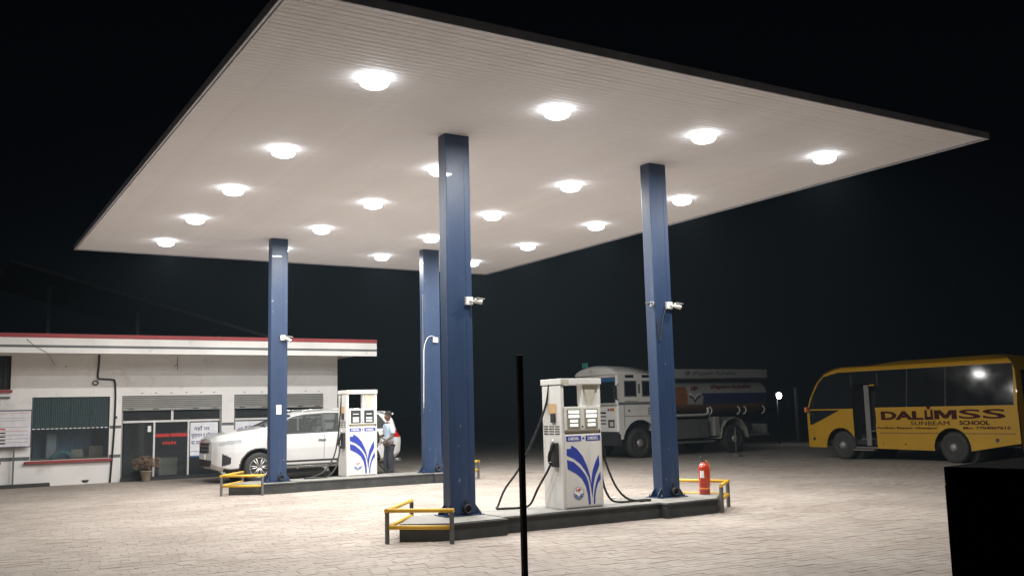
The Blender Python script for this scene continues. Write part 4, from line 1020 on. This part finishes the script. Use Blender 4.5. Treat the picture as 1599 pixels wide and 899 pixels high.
b = MB(); b.box(-.12, .02, 4.14, 4.82, .27, .31, .005); b.obj('entry_step', M_post, bus)
b = MB(); b.box(.15, BW-.15, .1, 6.3, .42, .55); b.obj('floor_pan', M_black, bus)
for wy in (5.33, 1.83):
    for s_, x_ in ((-1, .19), (1, BW-.19)):
        wheel(bus, wy, x_, .40, .40, .26, s_, 'steel', axis='x')
    b = MB(); b.lathe([(.53, .34), (.53, BW-.34)], wy, .40, 20, axis='x'); b.obj('wheel_well', M_black, bus)
M_bt = mat('bus_lettering_maroon', (.045, .006, .005), .7, spec=.2)
def bt(s_, yl, yr_, z0, z1, bold=.03, shear=0): return text(s_, 'side', -.004, yl-BYR, z0, yl-yr_, z1-z0, M_bt, bus, bold=bold, thick=.006, shear=shear)
bt('DAL', 17.34, 16.02, 1.11, 1.345, .045); bt('SS', 15.0, 13.75, 1.13, 1.365, .018)
my = lambda q: 15.70-BYR-q*.64
b = MB()
for P_ in ([(0, 0), (.22, 0), (.22, 1), (0, 1)], [(.78, 0), (1, 0), (1, 1), (.78, 1)], [(.221, 1), (.221, .62), (.40, .10), (.499, .10), (.499, .45), (.30, 1)], [(.779, 1), (.779, .62), (.60, .10), (.501, .10), (.501, .45), (.70, 1)]):
    b.prism([(my(q), 1.12+z*.235) for q, z in P_], 'x', -.010, -.003)
b.obj('lettering', M_bt, bus)
y_ = 15.86-BYR
b = MB(); b.lathe([(.055, -.004), (.055, .002)], y_, 1.43, 16, axis='x')
b.prism([(y_+.12, 1.36), (y_+.13, 1.11), (y_-.13, 1.11), (y_-.12, 1.37), (y_-.05, 1.37), (y_-.05, 1.19), (y_+.05, 1.19), (y_+.05, 1.36)], 'x', -.004, .002); b.obj('lamp_emblem', M_bt, bus)
bt('SUNBEAM', 16.42, 15.28, .965, 1.075, 0); bt('SCHOOL', 15.0, 14.18, .972, 1.082, .03)
bt('Andhau Bypass Ghazipur', 17.50, 15.62, .855, .925, .02); bt('Mo- 7704007615', 14.90, 13.66, .868, .935, .02)
for yy, zz, r_ in ((.60, .60, .05), (3.2, .46, .025), (3.9, .46, .02), (6.3, .58, .05)):
    b = MB(); b.lathe([(r_, -.006), (r_, .002)], yy, zz, 12, axis='x'); b.obj('filler_cap', M_blackpl, bus)
b = MB(); b.box(-.12, .0, 6.45, 6.52, 1.35, 1.5, .02); b.obj('indicator', M_orange, bus)

# ------------------------------------------------------------------ lamp, thin stand and gate posts in the dark
t = thing('lamp_post', 'short post with one glaring white lamp behind the tanker', 'lamp', (29.83, 28.0, 0))
b = MB(); b.tube([(0, .10, -.05), (0, .10, 1.98)], .03, 8); b.obj('pole', M_black, t)
b = MB(); b.box(-.10, .10, .0, .07, 1.88, 2.04, .01); b.obj('lamp_head', M_dkmetal, t)
b = MB(); b.rings([[(q*math.cos(2*PI*k/16), -d, 1.96+q*math.sin(2*PI*k/16)) for k in range(16)] for q, d in ((.13, .001), (.12, .05), (.05, .09))]); b.obj('lens', emit('flood_lens', (1, 1, 1), 40), t)
t = thing('sign_stand', 'thin grey stand on a round base before the tanker rear wheel', 'stand', (22.0, 22.57, 0))
b = MB(); b.lathe([(.20, 0), (.19, .03), (.06, .10), (.02, .12)], 0, 0, 16); b.obj('base', M_post, t)
b = MB(); b.tube([(0, 0, .11), (0, 0, .92)], .02, 8); b.obj('pole', M_post, t)
t = thing('gate_post', 'faint grey gate post between the tanker and the bus', 'post', (31.5, 28.6, 0))
b = MB(); b.box(-.05, .05, -.05, .05, -.05, 2.3, .004); b.obj('shaft', M_post, t)

# ------------------------------------------------------------------ attendant
def skin(name, pts, edges, m, parent, sub=2, root=0):
    me = bpy.data.meshes.new(name); me.from_pydata([p[:3] for p in pts], edges, []); o = bpy.data.objects.new(name, me); C.objects.link(o)
    md = o.modifiers.new('s', 'SKIN'); md.use_smooth_shade = True
    for v, p in zip(me.skin_vertices[0].data, pts): v.radius = (p[3], p[4] if len(p) > 4 else p[3])
    me.skin_vertices[0].data[root].use_root = True
    sb = o.modifiers.new('d', 'SUBSURF'); sb.levels = sub; sb.render_levels = sub
    bpy.context.view_layer.update()
    m2 = bpy.data.meshes.new_from_object(o.evaluated_get(bpy.context.evaluated_depsgraph_get())); bpy.data.objects.remove(o)
    m2.materials.clear(); m2.materials.append(m); m2.polygons.foreach_set('use_smooth', [True]*len(m2.polygons))
    q = bpy.data.objects.new(name, m2); C.objects.link(q); q.parent = parent; return q
M_skin = mat('skin_brown', (.13, .065, .04), .5); M_shirt = mat('light_blue_shirt', (.50, .63, .76), .8, 0, .06, 5); M_trous = mat('dark_trousers', (.035, .04, .055), .8)
man = thing('person', 'man in light blue t-shirt and dark trousers standing at the car, facing left', 'person', (10.0, 22.6, 0), 0); man.scale = (.95, .95, .95)
# x: facing -X; y: sideways; z up
J = [(.02, 0, .92, .09, .08), (.03, 0, 1.10, .08, .09), (.0, 0, 1.32, .08, .12), (-.01, 0, 1.42, .05), (-.03, 0, 1.50, .05),       # pelvis, waist, chest, neck base, neck
     (-.01, -.17, 1.36, .055), (.05, -.23, 1.12, .043), (-.16, -.20, .98, .032), (-.22, -.17, .96, .026),                           # near arm: shoulder, elbow, wrist, palm
     (-.01, .17, 1.36, .055), (.0, .23, 1.12, .043), (-.24, .17, 1.08, .032), (-.30, .15, 1.09, .026),
     (.03, -.09, .86, .09), (.0, -.10, .48, .062), (.05, -.10, .10, .042), (-.10, -.11, .04, .035),
     (.03, .09, .86, .09), (-.03, .10, .48, .062), (-.02, .10, .10, .042), (-.17, .11, .04, .035)]
Eg = [(0, 1), (1, 2), (2, 3), (3, 4), (2, 5), (5, 6), (6, 7), (7, 8), (2, 9), (9, 10), (10, 11), (11, 12), (0, 13), (13, 14), (14, 15), (15, 16), (0, 17), (17, 18), (18, 19), (19, 20)]
for palm, dirx in ((8, (-.9, .1, -.35)), (12, (-.95, -.1, .0))):
    p = Vector(J[palm][:3]); d = Vector(dirx).normalized(); sd = Vector((0, 1, 0))
    for k in range(5):
        off_ = (k-1.5)*.018; L_ = (.06, .07, .066, .05, .045)[k]
        if k == 4: a = p+sd*.03-d*.02; e = a+(d+sd*.9).normalized()*.045; e2 = e+d*.02
        else: a = p+d*.03+sd*off_; e = a+d*L_*.55; e2 = e+(d*.6+Vector((0, 0, -.8))).normalized()*L_*.5
        i0 = len(J); J += [(*a, .011), (*e, .009), (*e2, .007)]; Eg += [(palm, i0), (i0, i0+1), (i0+1, i0+2)]
body = skin('body', J, Eg, M_skin, man)
# head: profile rings with nose, brow, chin; facing -X
R = []
for z, rx, ry, dx, nose in ((1.50, .045, .045, .0, 0), (1.53, .06, .05, -.02, 0), (1.555, .075, .058, -.025, .0), (1.58, .082, .066, -.02, .008), (1.60, .087, .070, -.015, .022), (1.62, .09, .073, -.01, .018), (1.645, .092, .075, -.008, .004), (1.67, .095, .077, -.004, .004), (1.70, .094, .075, .0, 0), (1.73, .083, .066, .004, 0), (1.755, .055, .045, .006, 0), (1.765, .015, .015, .006, 0)):
    rg = []
    for k in range(24):
        a = 2*PI*k/24; c = math.cos(a); s_ = math.sin(a); n_ = nose*max(0, -c)**14
        rg.append((dx+rx*c-n_, ry*s_, z))
    R.append(rg)
b = MB(); b.rings(R)
for sy in (-1, 1):
    b.ball((.01, sy*.077, 1.625), .018, .009, .028, 6)
b.obj('head', M_skin, man)
b = MB()
for sy in (-1, 1): b.ball((-.083, sy*.03, 1.643), .011, .013, .008, 6)
b.obj('eye', M_whitep, man)
b = MB(); b.rings([[(x_, y, 1.573-abs(y)*.08) for y in (-.022, -.01, .01, .022)]+[(x_+.004, y, 1.567-abs(y)*.06) for y in (.022, .01, -.01, -.022)] for x_ in (-.098, -.088)]); b.obj('mouth', mat('lip', (.16, .05, .04), .5), man)
R = []
for z, k_ in ((1.635, 1.03), (1.67, 1.06), (1.70, 1.08), (1.73, 1.1), (1.758, 1.15), (1.777, 1.0)):
    rg = []
    base = {1.635: (.092, .075, -.008), 1.67: (.095, .077, -.004), 1.70: (.094, .075, 0), 1.73: (.083, .066, .004), 1.758: (.055, .045, .006), 1.777: (.012, .012, .006)}[z]
    for k in range(24):
        a = 2*PI*k/24; c = math.cos(a); front = 1-.16*max(0, -c)**.7*(1 if z < 1.70 else 0)
        rg.append((base[2]+base[0]*k_*c*front, base[1]*k_*math.sin(a), z+(.02*max(0, -c) if z < 1.66 else 0)))
    R.append(rg)
b = MB(); b.rings(R); b.obj('hair', mat('black_hair', (.012, .011, .01), .7, 0, .3, 60, bump=.4), man)
S = [(.03, 0, .90, .145, .135), (.03, 0, 1.02, .135, .15), (.02, 0, 1.18, .128, .165), (.0, 0, 1.34, .112, .175), (-.01, 0, 1.425, .065, .085), (-.0, -.175, 1.37, .075), (.035, -.215, 1.20, .070), (.045, -.226, 1.15, .068), (.0, .175, 1.37, .075), (.0, .22, 1.20, .070), (.0, .228, 1.15, .068)]
skin('t_shirt', S, [(0, 1), (1, 2), (2, 3), (3, 4), (3, 5), (5, 6), (6, 7), (3, 8), (8, 9), (9, 10)], M_shirt, man)
S = [(.03, 0, .93, .13, .125), (.03, -.085, .84, .108), (.0, -.10, .48, .082), (.045, -.10, .14, .070), (.05, -.10, .08, .070), (.03, .085, .84, .108), (-.03, .10, .48, .082), (-.025, .10, .14, .070), (-.02, .10, .08, .070)]
skin('trousers', S, [(0, 1), (1, 2), (2, 3), (3, 4), (0, 5), (5, 6), (6, 7), (7, 8)], M_trous, man)
for ax, ay in ((.05, -.10), (-.02, .10)):
    b = MB(); b.rings([[(ax-.05+q*math.cos(2*PI*k/16), ay+.045*w_*math.sin(2*PI*k/16), z) for k in range(16)] for q, w_, z in ((.13, 1, .0), (.135, 1.05, .02), (.12, .95, .05), (.07, .8, .09))]); b.obj('shoe', M_black, man)

# ------------------------------------------------------------------ thin volume added for lamp glow and a lifted dark background
hb = MB(); hb.box(-405, 405, -65, 605, -1.3, 9.5)
hz_m = bpy.data.materials.new('glow_haze'); hz_m.use_nodes = True; nt = hz_m.node_tree; nt.nodes.clear()
ho = nt.nodes.new('ShaderNodeOutputMaterial'); pv = nt.nodes.new('ShaderNodeVolumePrincipled'); pv.inputs['Color'].default_value = (.66, .86, 1, 1); pv.inputs['Density'].default_value = .00065
nt.links.new(pv.outputs[0], ho.inputs['Volume'])
hb.obj('glow_haze', hz_m, kind='stuff')
